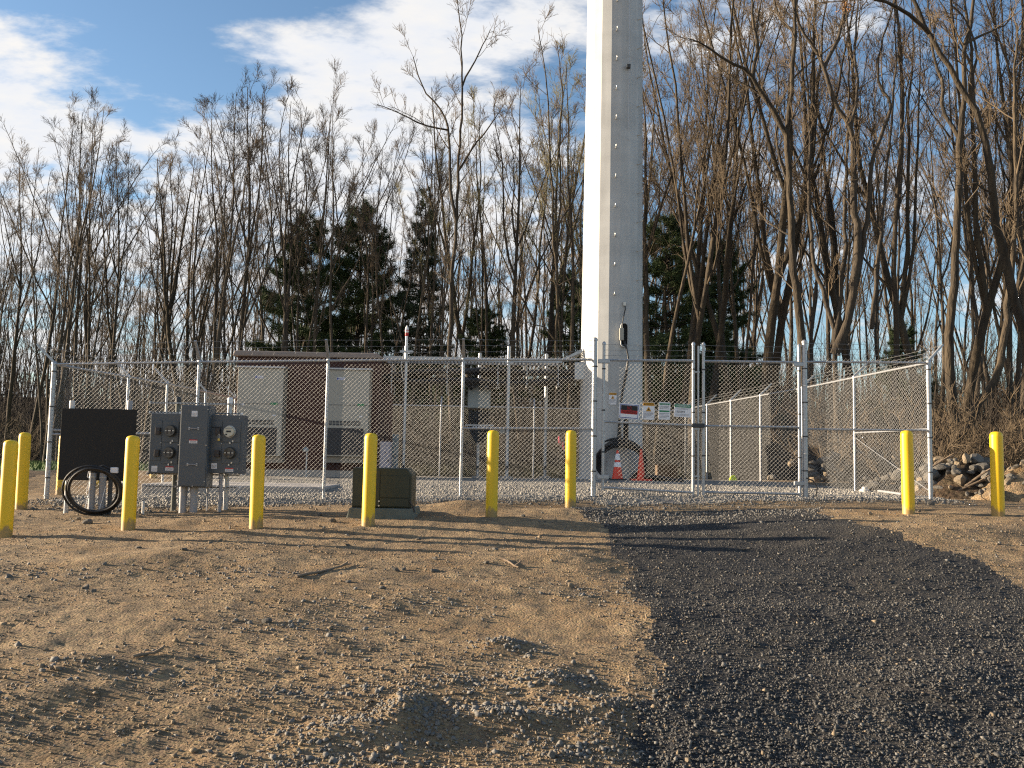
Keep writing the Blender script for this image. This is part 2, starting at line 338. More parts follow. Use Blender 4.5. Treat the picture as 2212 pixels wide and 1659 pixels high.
class MB:
    def __init__(s): s.v = []; s.f = []
    def add(s, V, F):
        b = len(s.v); s.v += [tuple(map(float, p)) for p in V]; s.f += [tuple(int(i) + b for i in q) for q in F]; return s
    def box(s, x0, x1, y0, y1, z0, z1, M=None):
        V = [(x, y, z) for x in (x0, x1) for y in (y0, y1) for z in (z0, z1)]
        if M is not None: V = [tuple(M @ Vector(p)) for p in V]
        return s.add(V, [(0, 1, 3, 2), (4, 6, 7, 5), (0, 4, 5, 1), (2, 3, 7, 6), (0, 2, 6, 4), (1, 5, 7, 3)])
    def tube(s, pts, r, n=8, caps=True, closed=False):
        P = np.array([tuple(p) for p in pts], float); K = len(P); r = np.broadcast_to(np.asarray(r, float), (K,))
        if closed: T = np.roll(P, -1, 0) - np.roll(P, 1, 0)
        else:
            T = np.gradient(P, axis=0)
        T /= np.linalg.norm(T, axis=1)[:, None] + 1e-12
        ref = np.array([0.0, 0, 1]) if np.max(np.abs(T[:, 2])) < .9 else (np.array([0.0, 1, 0]) if np.max(np.abs(T[:, 1])) < .9 else np.array([.71, .70, .02]))
        A = np.cross(T, ref); A /= np.linalg.norm(A, axis=1)[:, None] + 1e-12; B = np.cross(A, T)
        th = np.linspace(0, 2 * np.pi, n, endpoint=False)
        V = P[:, None] + r[:, None, None] * (A[:, None] * np.cos(th)[None, :, None] + B[:, None] * np.sin(th)[None, :, None])
        F = []
        for k in range(K if closed else K - 1):
            k2 = (k + 1) % K
            for i in range(n):
                j = (i + 1) % n; F.append((k * n + i, k * n + j, k2 * n + j, k2 * n + i))
        if caps and not closed: F.append(tuple(range(n))[::-1]); F.append(tuple((K - 1) * n + i for i in range(n)))
        return s.add(V.reshape(-1, 3), F)
    def lathe(s, c, prof, n=20):
        V = []; F = []
        for r, z in prof:
            for i in range(n):
                a = 2 * math.pi * i / n; V.append((c[0] + r * math.cos(a), c[1] + r * math.sin(a), c[2] + z))
        for k in range(len(prof) - 1):
            for i in range(n):
                j = (i + 1) % n; F.append((k * n + i, k * n + j, (k + 1) * n + j, (k + 1) * n + i))
        F.append(tuple(range(n))[::-1]); F.append(tuple((len(prof) - 1) * n + i for i in range(n)))
        return s.add(V, F)
    def disc_y(s, c, r, y0, y1, n=20, r2=None):
        """cylinder with its axis along y, front at y0"""
        r2 = r if r2 is None else r2; V = []
        for rr, y in ((r2, y0), (r, y1)):
            for i in range(n):
                a = 2 * math.pi * i / n; V.append((c[0] + rr * math.cos(a), y, c[1] + rr * math.sin(a)))
        F = [(i, (i + 1) % n, n + (i + 1) % n, n + i) for i in range(n)] + [tuple(range(n))[::-1], tuple(n + i for i in range(n))]
        return s.add(V, F)
    def build(s, name, m, parent=None, smooth=False, bevel=0, M=None):
        off = world_loc(parent) if parent is not None else Vector((0, 0, 0))
        V = [Vector(p) for p in s.v]
        if M is not None: V = [M @ p for p in V]
        me = bpy.data.meshes.new(name); me.from_pydata([tuple(p - off) for p in V], [], s.f); me.update()
        if smooth:
            me.polygons.foreach_set('use_smooth', [True] * len(me.polygons)); me.set_sharp_from_angle(angle=math.radians(40))
        me.materials.append(m); o = bpy.data.objects.new(name, me); COL.objects.link(o)
        if parent is not None: o.parent = parent
        if bevel:
            b = o.modifiers.new('bevel', 'BEVEL'); b.width = bevel; b.segments = 2; b.limit_method = 'ANGLE'
        return o
def tag(o, label=None, cat=None, group=None, kind=None):
    for k, v in (('label', label), ('category', cat), ('group', group), ('kind', kind)):
        if v: o[k] = v
    return o
def thing(name, label, cat, loc, group=None):
    o = bpy.data.objects.new(name, None); COL.objects.link(o); o.location = loc; o.empty_display_size = .2
    return tag(o, label, cat, group)
def copy_tree(o, parent=None):
    c = o.copy(); COL.objects.link(c)
    if parent is not None: c.parent = parent
    for ch in list(o.children): copy_tree(ch, c)
    return c
def text(name, s_, width, height, m, parent, centre, M=None):
    """lettering facing -y, centred at centre (world), scaled to width x height"""
    cu = bpy.data.curves.new(name, 'FONT'); cu.body = s_; cu.align_x = 'CENTER'; cu.extrude = 0.0; cu.resolution_u = 3
    t = bpy.data.objects.new(name, cu); COL.objects.link(t)
    dg = bpy.context.evaluated_depsgraph_get(); me = bpy.data.meshes.new_from_object(t.evaluated_get(dg))
    bpy.data.objects.remove(t); bpy.data.curves.remove(cu)
    n = len(me.vertices); c = np.zeros(n * 3, np.float32); me.vertices.foreach_get('co', c); c = c.reshape(-1, 3)
    lo = c.min(0); hi = c.max(0); c = (c - (lo + hi) / 2)
    V = np.zeros_like(c); V[:, 0] = c[:, 0] / (hi[0] - lo[0]) * width; V[:, 2] = c[:, 1] / (hi[1] - lo[1]) * height
    if M is not None: V = np.array([tuple(M @ Vector(p)) for p in V], np.float32)
    V = V + np.array(centre, np.float32) - np.array(world_loc(parent), np.float32)
    me.vertices.foreach_set('co', V.astype(np.float32).ravel()); me.update(); me.materials.clear(); me.materials.append(m)
    o = bpy.data.objects.new(name, me); COL.objects.link(o); o.parent = parent
    return o

# ------------------------------------------------------------------ the ground
def poly_world(pts): return np.array([ground_at(*p) for p in pts])
def in_poly(x, y, P):
    c = np.zeros(x.shape, bool); n = len(P)
    for i in range(n):
        x1, y1 = P[i]; x2, y2 = P[(i + 1) % n]
        cond = ((y1 > y) != (y2 > y)) & (x < (x2 - x1) * (y - y1) / (y2 - y1 + 1e-12) + x1)
        c ^= cond
    return c
L_C = at(109, 930, 15.6)[:2]; R_C = at(2008, 930, 16.2)[:2]
left_edge = poly_world([(1235, 1097), (1262, 1112), (1296, 1136), (1318, 1168), (1340, 1205), (1378, 1250), (1398, 1340), (1415, 1450), (1392, 1550), (1362, 1650)])
right_edge = poly_world([(2212, 1262), (2100, 1212), (1950, 1168), (1800, 1122), (1765, 1098)])
re0 = right_edge[0]
DRIVE = np.vstack([left_edge, [(left_edge[-1][0] - .35, 2.0), (re0[0] + 3.2, 2.0), (re0[0] + 1.6, 6.0)], right_edge])
GRAV = np.array([(-7.6, 15.15), (-6.0, 14.2), (-4.4, 14.3), (-3.2, 15.1), (1.3, 15.35), (1.6, 14.9), (4.6, 15.0), (5.4, 15.6), (7.6, 15.75), (7.5, 20), (6.3, 31.3), (-7.9, 31.3)])
def zone(x, y):
    jx = x + .26 * fbm(x * 2.4, y * 2.4, 40, 6); jy = y + .26 * fbm(x * 2.4, y * 2.4, 50, 6)
    z = np.zeros(x.shape, int)
    z[(jy > 33) | (np.abs(jx - 1) > 11.5 + 0 * jx)] = 3
    z[(jx < -10.2) & (jy > 23)] = 4
    z[in_poly(jx, jy, GRAV)] = 2
    z[in_poly(jx, jy, DRIVE)] = 1
    return z
def fine_ground():
    rows = 330; cols = 430
    ys = 3.2 * (36 / 3.2) ** (np.linspace(0, 1, rows)); us = np.linspace(-.80, .80, cols)
    Yg, Ug = np.meshgrid(ys, us, indexing='ij'); Xg = Ug * (Yg + 2.0)
    Z = G(Xg, Yg); V = np.stack([Xg, Yg, Z], -1).reshape(-1, 3)
    i, j = np.meshgrid(np.arange(rows - 1), np.arange(cols - 1), indexing='ij')
    a = i * cols + j; F = np.stack([a, a + 1, a + cols + 1, a + cols], -1).reshape(-1, 4)
    c = V[F].mean(1); zn = zone(c[:, 0], c[:, 1])
    for k, (nm, m) in enumerate((('dirt_ground', 'dirt'), ('driveway', 'asphalt_millings'), ('gravel_yard', 'grey_gravel'), ('wood_floor', 'leaf_litter'), ('lawn', 'grass'))):
        f = F[zn == k]; u, inv = np.unique(f, return_inverse=True)
        o = mesh_np(nm, V[u], inv.reshape(f.shape), MT[m], smooth=True); tag(o, kind='structure')
fine_ground()
def far_ground():
    xs = np.concatenate([np.linspace(-300, -40, 28), np.linspace(-38, 38, 80), np.linspace(40, 300, 28)])
    ys = np.concatenate([np.linspace(-60, 0, 16), np.linspace(1, 60, 64), np.linspace(63, 420, 60)])
    X, Y = np.meshgrid(xs, ys); Z = base_z(X, Y) + .25 * fbm(X * .12, Y * .12, 5, 3)
    fan = (Y > 4) & (Y < 35) & (np.abs(X) < .80 * (Y + 2) - 1.0)
    nearfan = (Y > 2) & (Y < 37.5) & (np.abs(X) < .80 * (Y + 2) + 1.5)
    Z = np.where(fan, Z - .6, np.where(nearfan, Z - .10, Z))
    V = np.stack([X, Y, Z], -1).reshape(-1, 3); nx = len(xs); ny = len(ys)
    i, j = np.meshgrid(np.arange(ny - 1), np.arange(nx - 1), indexing='ij'); a = i * nx + j
    F = np.stack([a, a + 1, a + nx + 1, a + nx], -1).reshape(-1, 4)
    c = V[F].mean(1); soil = (c[:, 1] < 20); lawn = (c[:, 0] < -10.2 - .0 * c[:, 1]) & (c[:, 1] >= 20) & (c[:, 1] < 57)
    for nm, m, sel in (('bare_soil', 'dirt', soil), ('forest_floor', 'leaf_litter', ~soil & ~lawn), ('lawn', 'grass', lawn)):
        f = F[sel]; u, inv = np.unique(f, return_inverse=True)
        tag(mesh_np(nm, V[u], inv.reshape(f.shape), MT[m], smooth=True), kind='structure')
far_ground()

# ------------------------------------------------------------------ the tower
def tube_circle(c, R, n, normal, ry=None):
    normal = Vector(normal).normalized(); a = normal.orthogonal().normalized(); b = normal.cross(a)
    # keep the second axis as upright as possible
    up = Vector((0, 0, 1)); b = (up - normal * up.dot(normal)).normalized(); a = b.cross(normal)
    return [Vector(c) + a * (R * math.cos(2 * math.pi * i / n)) + b * ((ry or R) * math.sin(2 * math.pi * i / n)) for i in range(n)]
TD = 24.0
tc_ = at(1320, 900, TD); TX, TY = float(tc_[0]), TD; TZ = g(TX, TY - 1)
def tower_r(z): return .822 - .0067 * (z - TZ)
def build_tower():
    root = thing('monopole_tower', 'tall pale grey many sided steel monopole rising out of the top of the picture', 'tower', (TX, TY, TZ))
    angs = [math.radians(32.2 - 20 * k) for k in range(18)]          # measured from -y towards -x
    mb = MB(); V = []; zs = [TZ - .2, TZ + 3, TZ + 8, TZ + 14, TZ + 14.01, TZ + 32]
    rs = [tower_r(z) for z in zs]; rs[4] -= .012; rs[5] -= .012
    for z, r in zip(zs, rs):
        for a in angs: V.append((TX - r * math.sin(a), TY - r * math.cos(a), z))
    F = [(k * 18 + i, k * 18 + (i + 1) % 18, (k + 1) * 18 + (i + 1) % 18, (k + 1) * 18 + i) for k in range(5) for i in range(18)] + [tuple(90 + i for i in range(18))]
    mb.add(V, F).build('shaft', MT['tower'], root)
    MB().lathe((TX, TY, TZ - .15), [(1.15, 0), (1.15, .16), (1.05, .17)], 18).build('base_plate', MT['tower'], root)
    def on(px, py, out=0.0):
        """point on the pole's skin seen at a picture position"""
        r = ray(px, py); best = None
        for d in np.linspace(TD - 1.2, TD, 500):
            p = EYE + r * (d / r[1]); rr = tower_r(p[2]) * .993
            if (p[0] - TX) ** 2 + (p[1] - TY) ** 2 <= rr * rr: best = p; break
        if best is None: best = EYE + r * (TD / r[1])
        n = np.array([best[0] - TX, best[1] - TY, 0]); n /= np.linalg.norm(n)
        return Vector(best), Vector(n)
    for i in range(20):
        for px0, px1, yy in ((1333.6, 1326.8, 2 + 63.4 * i), (1378, 1376, 43 + 62.5 * i)):
            if i > 10 and px0 < 1340 or i > 9 and px0 > 1340: continue
            p, n = on(px0 + (px1 - px0) * yy / 660, yy)
            q = p + n * .15; b = MB().tube([p - n * .02, p + n * .02], .024, 8).tube([p, q], .011, 6)
            b.tube([q, q + Vector((0, 0, .035)) + n * .004], .013, 6).build('step_bolt', MT['bolt'], root)
    b = MB(); p1, n1 = on(1357, 2); p2, n2 = on(1356, 282)
    top = p1 + Vector((0, 0, 12)) + n1 * 0.0
    b.tube([top + n1 * .05, p1 + n1 * .07, p2 + n2 * .05], .008, 5).build('safety_cable', MT['galv'], root)
    p, n = on(1356, 146); MB().box(-.05, .05, -.1, .0, -.05, .05, Matrix.Translation(p + n * .03)).build('cable_guide', MT['seam'], root, bevel=.01)
    def port(x0, y0, x1, y1, nm):
        c, n = on((x0 + x1) / 2, (y0 + y1) / 2); w = abs(at(x1, y0, TD)[0] - at(x0, y0, TD)[0]); h = at(x0, y0, TD)[2] - at(x0, y1, TD)[2]
        ang = math.atan2(n.x, -n.y); Mx = Matrix.Translation(c) @ Matrix.Rotation(ang, 4, 'Z')
        def ob(w_, h_, ya, yb):
            out = []
            for k in range(24):
                a = 2 * math.pi * k / 24; sx, sz = math.cos(a), math.sin(a)
                out.append((sx * w_ / 2, (h_ / 2 - w_ / 2) * (1 if sz >= 0 else -1) + sz * w_ / 2))
            V = [(x, ya, z) for x, z in out] + [(x, yb, z) for x, z in out]; n_ = 24
            F = [(i, (i + 1) % n_, n_ + (i + 1) % n_, n_ + i) for i in range(n_)]
            return V, F, n_
        V1, F1, n_ = ob(w, h, -.07, .12); V2, F2, _ = ob(w - .05, h - .05, -.07, .12)
        fr = MB(); fr.add([tuple(Mx @ Vector(v)) for v in V1], F1); fr.add([tuple(Mx @ Vector(v)) for v in V2], [f[::-1] for f in F2])
        k = 2 * n_; fr.f += [((i + 1) % n_, i, k + i, k + (i + 1) % n_) for i in range(n_)]
        rim = fr.build('port_rim', MT['tower'], root, smooth=True)
        V3, F3, _ = ob(w - .045, h - .045, -.035, -.03)
        MB().add([tuple(Mx @ Vector(v)) for v in V3], F3 + [tuple(range(24))[::-1]]).build('port_opening', MT['hole'], rim)
        return c, n
    port(1338, 698, 1356, 750, 'upper'); port(1341, 904, 1358, 960, 'lower')
    c, n = on(1341, 723); MB().box(-.055, .055, -.10, 0, -.155, .155, Matrix.Translation(c + n * .04)).build('junction_box', MT['beige'], root, bevel=.012)
    b = MB(); pts = [on(x, y)[0] + on(x, y)[1] * e for x, y, e in ((1349, 655, .03), (1349, 668, .05), (1345, 685, .07), (1342, 699, .09), (1342, 712, .1))]
    b.tube(pts, .014, 6).build('cable', MT['black'], root)
    MB().box(-.035, .035, -.05, 0, -.05, .05, Matrix.Translation(on(1349, 657)[0])).build('cable_clip', MT['bolt'], root, bevel=.005)
    for dx in (0, 7):
        pts = []
        for x, y, e in ((1345 + dx * .4, 737, .05), (1350, 755, .10), (1352, 775, .13), (1347 + dx * .3, 810, .12), (1340 + dx * .2, 850, .13), (1335, 900, .14), (1332.5 + dx * .6, 945, .15), (1333 + dx, 968, .22)):
            p, n = on(x, y); pts.append(p + n * e)
        MB().tube(pts, .021, 6).build('cable', MT['black'], root)
    for y, xa, xb in ((633, 1289, 1308), (634.5, 1311, 1319), (636.5, 1337, 1352)):
        pass
    # weld dashes round the pole
    for yy in (848.5, 881):
        for xa, xb in ((1288, 1296), (1299, 1309), (1336, 1348)):
            p, n = on(xa, yy); q, n2_ = on(xb, yy + .02 * (xb - xa))
            MB().tube([p + n * .004, q + n2_ * .004], .007, 5).build('weld_mark', MT['label'], root)
    # wide cable entry on the left flank
    mb = MB().box(TX - .98, TX - .60, TY - .30, TY + .15, TZ + 2.52, TZ + 2.98); mb.build('cable_entry', MT['galv'], root, bevel=.02)
    return on
tower_on = build_tower()

# ------------------------------------------------------------------ equipment shelter
SD = 23.2
def fb(px0, py0, px1, py1, d):
    """frontal rectangle seen at a picture rectangle, at distance d -> x0, x1, z0, z1"""
    xm, ym = (px0 + px1) / 2, (py0 + py1) / 2
    return float(at(px0, ym, d)[0]), float(at(px1, ym, d)[0]), float(at(xm, py1, d)[2]), float(at(xm, py0, d)[2])
def build_shelter():
    x0, x1, z0, z1 = fb(509, 772, 816, 1015, SD); zg = g((x0 + x1) / 2, SD) - .1
    root = thing('equipment_shelter', 'dark brown windowless equipment shelter with a flat tan roof behind the mesh', 'shelter', ((x0 + x1) / 2, SD + 1.4, zg))
    MB().box(x0, x1, SD, SD + 2.9, z0, z1).build('wall', MT['aggregate'], root, bevel=.015)
    MB().box(x0 - .08, x1 + .08, SD - .08, SD + 2.98, zg, z0).build('foundation', MT['concrete'], root, bevel=.01)
    rx0, rx1, rz0, rz1 = fb(502, 759.5, 826, 771.5, SD - .12)
    mb = MB(); n = 12
    V = [(rx0, SD - .14, rz0), (rx1, SD - .14, rz0), (rx1, SD + 3.05, rz0), (rx0, SD + 3.05, rz0),
         (rx0 + .04, SD - .12, rz1), (rx1 - .12, SD - .12, rz1 - .01), (rx1 - .12, SD + 3.0, rz1 - .01), (rx0 + .04, SD + 3.0, rz1)]
    mb.add(V, [(3, 2, 1, 0), (4, 5, 6, 7), (0, 1, 5, 4), (1, 2, 6, 5), (2, 3, 7, 6), (3, 0, 4, 7)]).build('roof', MT['roof_tan'], root, bevel=.03)
    for cx, cz in ((x0 + .03, z1), (x1 - .03, z1)):
        MB().box(cx - .03, cx + .03, SD - .012, SD + .03, z0, z1 - .01).build('corner_trim', MT['aggregate'], root)
    return x0, x1, z0, z1
SH = build_shelter()
def build_ac(px0, px1, py0, py1, label, badge_x):
    d = SD - .42; x0, x1, z0, z1 = fb(px0, py0, px1, py1, d); w = x1 - x0; h = z1 - z0
    root = thing('wall_air_conditioner', label, 'air conditioner', ((x0 + x1) / 2, SD - .2, z0), 'air conditioners on the shelter wall')
    X = lambda u: x0 + u * w
    Z = lambda v: z1 - v * h
    MB().box(x0, x1, d, SD - .005, z0, z1).build('casing', MT['beige'], root, bevel=.012)
    MB().box(X(.985), x1 + .004, d + .03, SD - .006, z0 + .02, z1 - .04).build('side_panel', MT['beige_dark'], root)
    MB().box(x0 - .03, x1 + .05, d - .05, SD - .004, z1 + .001, z1 + .045).build('top_hood', MT['galv'], root, bevel=.008)
    MB().box(x0 + .01, x1 - .01, d - .003, d + .01, Z(.412), Z(.406)).build('panel_seam', MT['seam'], root)
    lv = MB()
    for k in range(9):
        for rr in range(2):
            u0_ = .10 + k * .082; lv.box(X(u0_), X(u0_ + .066), d - .004, d + .01, Z(.645 - rr * .03), Z(.622 - rr * .03))
    lv.build('louvre_slots', MT['seam'], root)
    coil = MB().box(X(.06), X(.90), d - .006, d + .01, Z(.985), Z(.675)).build('coil_opening', MT['coil'], root)
    fins = MB()
    for k in range(28): fins.box(X(.07 + k * .0295), X(.074 + k * .0295), d - .012, d - .007, Z(.98), Z(.68))
    fins.build('coil_guard', MT['seam'], coil)
    MB().box(x0 - .02, x1 + .01, SD - .30, SD - .004, z0 - .16, z0 - .004).build('mounting_curb', MT['beige_dark'], root, bevel=.006)
    bx = X(badge_x); bz = Z(.105)
    bd = MB().box(bx - .105, bx + .105, d - .012, d - .001, bz - .034, bz + .034).build('brand_badge', MT['label'], root)
    text('badge_lettering', 'Marvair', .14, .044, MT['blue_print'], bd, (bx + .026, d - .0145, bz))
    rg = MB().disc_y((bx - .075, bz), .024, d - .0145, d - .0115, 14).build('badge_ring', MT['blue_print'], bd)
    st = MB().box(X(.74), X(.90), d - .004, d + .005, Z(.418), Z(.392)).build('sticker', MT['green_print'], root)
    MB().box(X(.79), X(.86), d - .004, d + .005, Z(.545), Z(.53)).build('data_plate', MT['label'], root)
build_ac(510.5, 609.5, 795, 985, 'tall beige air conditioner on the left half of the shelter wall', .47)
build_ac(702, 796, 799, 986, 'tall beige air conditioner on the right half of the shelter wall, behind a fence post', .34)
# small sensor post by the shelter
def sensor_post():
    p = at(661, 1024, SD - .5); x, y = float(p[0]), SD - .5; z = g(x, y)
    root = thing('sensor_post', 'short thin metal post with a grey knob in front of the shelter wall', 'post', (x, y, z))
    MB().tube([(x, y, z - .05), (x, y, z + .62)], .02, 8).build('stem', MT['galv'], root)
    MB().lathe((x - .02, y - .03, z + .6), [(.02, 0), (.07, .02), (.075, .07), (.03, .12)], 12).build('knob', MT['cabinet'], root, smooth=True)
sensor_post()
def small_cabinet(px0, py0, px1, py1, d, label, m, depth=.3):
    x0, x1, z0, z1 = fb(px0, py0, px1, py1, d); zg = min(g((x0 + x1) / 2, d), z0) - .02
    root = thing('utility_cabinet', label, 'cabinet', ((x0 + x1) / 2, d + depth / 2, zg))
    MB().box(x0, x1, d, d + depth, zg, z1).build('body', m, root, bevel=.012)
    dr = MB().box(x0 + .02, x1 - .02, d - .012, d - .001, zg + .08, z1 - .04).build('door', m, root, bevel=.004)
    MB().box(x1 - .06, x1 - .04, d - .03, d - .013, (zg + z1) / 2 - .04, (zg + z1) / 2 + .04).build('handle', MT['seam'], dr)
    for v in (.3, .7): MB().disc_y(((x0 + x1) / 2 + .02, zg + (z1 - zg) * v), .02, d - .018, d - .013, 10).build('knockout', MT['seam'], dr)
small_cabinet(820, 954, 843, 1024, 22.9, 'lavender grey cabinet standing at the right corner of the shelter', MT['lavender'])
small_cabinet(846, 938, 858, 1020, 24.6, 'narrow pale cabinet behind the lavender one beside the shelter', MT['cabinet'])

# ------------------------------------------------------------------ cable bridge
def build_bridge():
    zt = float(at(1000, 776, 24.2)[2]); xa = SH[1] + .02; xb = float(at(1212, 778, 24.2)[0])
    root = thing('cable_bridge', 'long galvanized cable bridge roof running from shelter to pole above the fence line', 'cable bridge', (xa, 24.2, g(xa + 1, 24.2)))
    for yy in (23.75, 24.65):
        mb = MB().box(xa, xb, yy - .02, yy + .02, zt - .10, zt).box(xa, xb, yy - .02 if yy > 24 else yy + .021, yy + .021 if yy > 24 else yy + .06, zt - .10, zt - .09)
        mb.build('side_channel', MT['galv'], root)
    gr = MB(); x = xa + .05
    while x < xb:
        gr.box(x, x + .03, 23.771, 24.629, zt - .045, zt - .02); x += .09
    gr.build('grating', MT['galv'], root)['kind'] = 'stuff'
    # sloping end plate that climbs to the pole
    xe = float(at(1256, 753, 24.0)[0]); ze = float(at(1256, 756, 24.0)[2])
    for yy in (23.72, 24.3):
        MB().add([(xb - .05, yy, zt - .02), (xb - .05, yy, zt - .07), (xe, yy, ze - .09), (xe, yy, ze), (xb - .05, yy + .05, zt - .02), (xb - .05, yy + .05, zt - .07), (xe, yy + .05, ze - .09), (xe, yy + .05, ze)],
                 [(0, 1, 2, 3), (7, 6, 5, 4), (0, 3, 7, 4), (1, 5, 6, 2), (3, 2, 6, 7), (0, 4, 5, 1)]).build('end_rail', MT['galv'], root)
    mb = MB()
    for k in range(9):
        t = (k + .5) / 9; xx = xb - .05 + (xe - xb + .05) * t; zz = zt - .04 + (ze - zt) * t
        mb.box(xx - .02, xx + .02, 23.771, 24.299, zz - .02, zz + .005)
    mb.build('end_grating', MT['galv'], root)
    # hangers
    for px in (850, 968, 1076, 1138, 1205):
        x = float(at(px, 800, 24.2)[0])
        h = MB()
        for yy in (23.9, 24.5): h.tube([(x, yy, zt - .05), (x, yy, zt - .95 + .25 * (px > 1000))], .012, 6)
        h.box(x - .02, x + .02, 23.85, 24.55, zt - .40, zt - .36).box(x - .02, x + .02, 23.85, 24.55, zt - .66, zt - .62)
        h.build('hanger', MT['galv'], root)
    return root, xa, xb, zt
BR = build_bridge()
def build_bridge_cables():
    root, xa, xb, zt = BR
    xt = TX - .75
    for lev, zz in enumerate((zt - .31, zt - .57)):
        for k in range(4):
            y = 23.95 + .14 * k; pts = []
            for t in np.linspace(0, 1, 16):
                x = xa - .05 + (xt - xa) * t
                sag = .035 * math.sin(t * 14 + k + 2 * lev) - .02
                z = zz + sag + (.16 * max(0, (t - .82)) / .18 if lev else .0) - (.22 * max(0, .25 - t) / .25 if not lev else 0)
                pts.append((x, y, z))
            o = MB().tube(pts, .066, 8).build('coaxial_cable', MT['black'], None, smooth=True)
            tag(o, f'thick black coaxial cable in the {("upper", "lower")[lev]} bundle hung under the cable bridge', 'cable', 'coaxial cables under the bridge')
build_bridge_cables()
def bridge_post(px, d, topy, label, antenna=False):
    p = at(px, 1030, d); x = float(at(px, 950, d)[0]); z = g(x, d); zt = float(at(px, topy, d)[2])
    root = thing('bridge_post', label, 'post', (x, d, z))
    MB().tube([(x, d, z - .1), (x, d, zt)], .045, 12).build('pipe', MT['galv'], root, smooth=True)
    MB().lathe((x, d, zt), [(.05, -.03), (.05, 0), (.03, .025)], 12).build('cap', MT['galv'], root)
    MB().lathe((x, d, z - .05), [(.16, 0), (.16, .10), (.15, .11)], 12).build('footing', MT['concrete'], root)
    MB().box(x - .10, x + .10, d - .055, d + .055, BR[3] - .16, BR[3] - .12).build('clamp', MT['galv'], root)
    if antenna:
        MB().box(x - .16, x + .17, d - .06, d - .045, zt - .17, zt - .11).build('bracket', MT['galv'], root)
        MB().tube([(x, d - .02, zt), (x, d - .02, zt + .26)], .034, 10).build('mast', MT['white'], root, smooth=True)
        MB().lathe((x, d - .02, zt + .26), [(.034, 0), (.045, .02), (.045, .07), (.034, .09)], 12).build('red_band', MT['red'], root, smooth=True)
        MB().lathe((x, d - .02, zt + .40), [(.038, -.05), (.05, -.01), (.042, .07), (.015, .13)], 12).build('dome', MT['white'], root, smooth=True)
        MB().lathe((x, d - .02, zt + .40), [(.052, 0), (.052, .02)], 12).build('red_ring', MT['red'], root)
        MB().tube([(x - .05, d - .05, zt - .15), (x - .12, d - .08, zt - .5), (x - .05, d - .05, zt - .9)], .01, 5).build('lead_wire', MT['bolt'], root)
    MB().box(x - .035, x + .035, d - .14, d - .05, z + .25, z + .33).build('ground_clamp', MT['seam'], root)
bridge_post(872.5, 23.6, 748, 'galvanized bridge post topped by a red and white lamp', True)
bridge_post(1096, 23.6, 749, 'plain galvanized bridge post rising above the fence, right of the grey box')
bridge_post(1033, 25.0, 764, 'galvanized bridge post standing behind the grey wall box')
bridge_post(1178, 25.0, 766, 'galvanized bridge post nearest the left side of the monopole')
def build_grey_box():
    d = 24.6; x0, x1, z0, z1 = fb(1010.5, 832, 1059.5, 882, d)
    root = thing('junction_cabinet', 'blue grey wall box fixed to a post with black cables hanging beneath', 'cabinet', ((x0 + x1) / 2, d + .1, z0))
    MB().box(x0, x1, d, d + .25, z0, z1).build('body', MT['cabinet'], root, bevel=.01)
    dr = MB().box(x0 + .015, x1 - .015, d - .02, d - .001, z0 + .015, z1 - .015).build('door', MT['cabinet'], root, bevel=.006)
    MB().box(x0 + .22, x0 + .36, d - .024, d - .021, z1 - .145, z1 - .135).build('name_plate', MT['label'], dr)
    MB().disc_y((x1 - .06, (z0 + z1) / 2), .018, d - .04, d - .021, 10).build('latch', MT['galv'], dr)
    MB().box(x0 + .02, x1 - .02, d + .02, d + .22, z0 - .035, z0 - .005).build('orange_seal', MT['wood'], root)
    for k in range(9):
        x = x0 + .05 + k * (x1 - x0 - .1) / 8
        o = MB(); pts = [(x, d + .12, z0 - .05), (x, d + .1, z0 - .3), (x + .02 * math.sin(k), d + .06, z0 - .5), ((x0 + x1) / 2 + (x - (x0 + x1) / 2) * .4, d + .05, z0 - .85 - .03 * (k % 3)), ((x0 + x1) / 2 + .12 * (k % 3 - 1), d + .16, z0 - .6)]
        o.tube(pts, .03, 7).build('jumper_cable', MT['black'], root, smooth=True)
    MB().box(x0 - .05, x1 + .1, d + .0, d + .04, z0 - .47, z0 - .43).build('support_strut', MT['galv'], root)
    for k in range(6): MB().box(x0 + .15 + k * .07, x0 + .19 + k * .07, d - .02, d - .002, z0 - .53, z0 - .48).build('cable_tag', MT['label'], root)
    for k, dx in enumerate((-.35, .1, .45)):
        pts = [((x0 + x1) / 2 + dx, 24.1, BR[3] - .6), ((x0 + x1) / 2 + dx * .6, 24.4, BR[3] - .75), ((x0 + x1) / 2 + dx * .3, d + .12, z1 + .0)]
        MB().tube(pts, .05, 8).build('drop_cable', MT['black'], root, smooth=True)
    d2 = 24.0; a0, a1, b0, b1 = fb(1080, 925, 1092, 938, d2)
    r2 = thing('small_junction_box', 'small beige box on the plain bridge post at fence rail height', 'box', ((a0 + a1) / 2, d2, b0))
    MB().box(a0, a1, d2 - .3, d2 - .2, b0, b1).build('body', MT['beige'], r2, bevel=.01)
    MB().box(a0 + .01, a1 - .01, d2 - .312, d2 - .301, b0 + .01, b1 - .01).build('cover', MT['beige'], r2)
build_grey_box()

# ------------------------------------------------------------------ concrete pad
def build_pad():
    x0, x1 = -7.1, float(at(696, 1050, 17.9)[0]); z1 = float(at(550, 1049, 17.9)[2])
    o = MB().box(x0, x1, 17.9, 20.2, z1 - .35, z1).build('concrete_pad', MT['concrete'], None, bevel=.03)
    tag(o, 'low empty concrete pad on the gravel inside the fence', 'concrete pad')
build_pad()

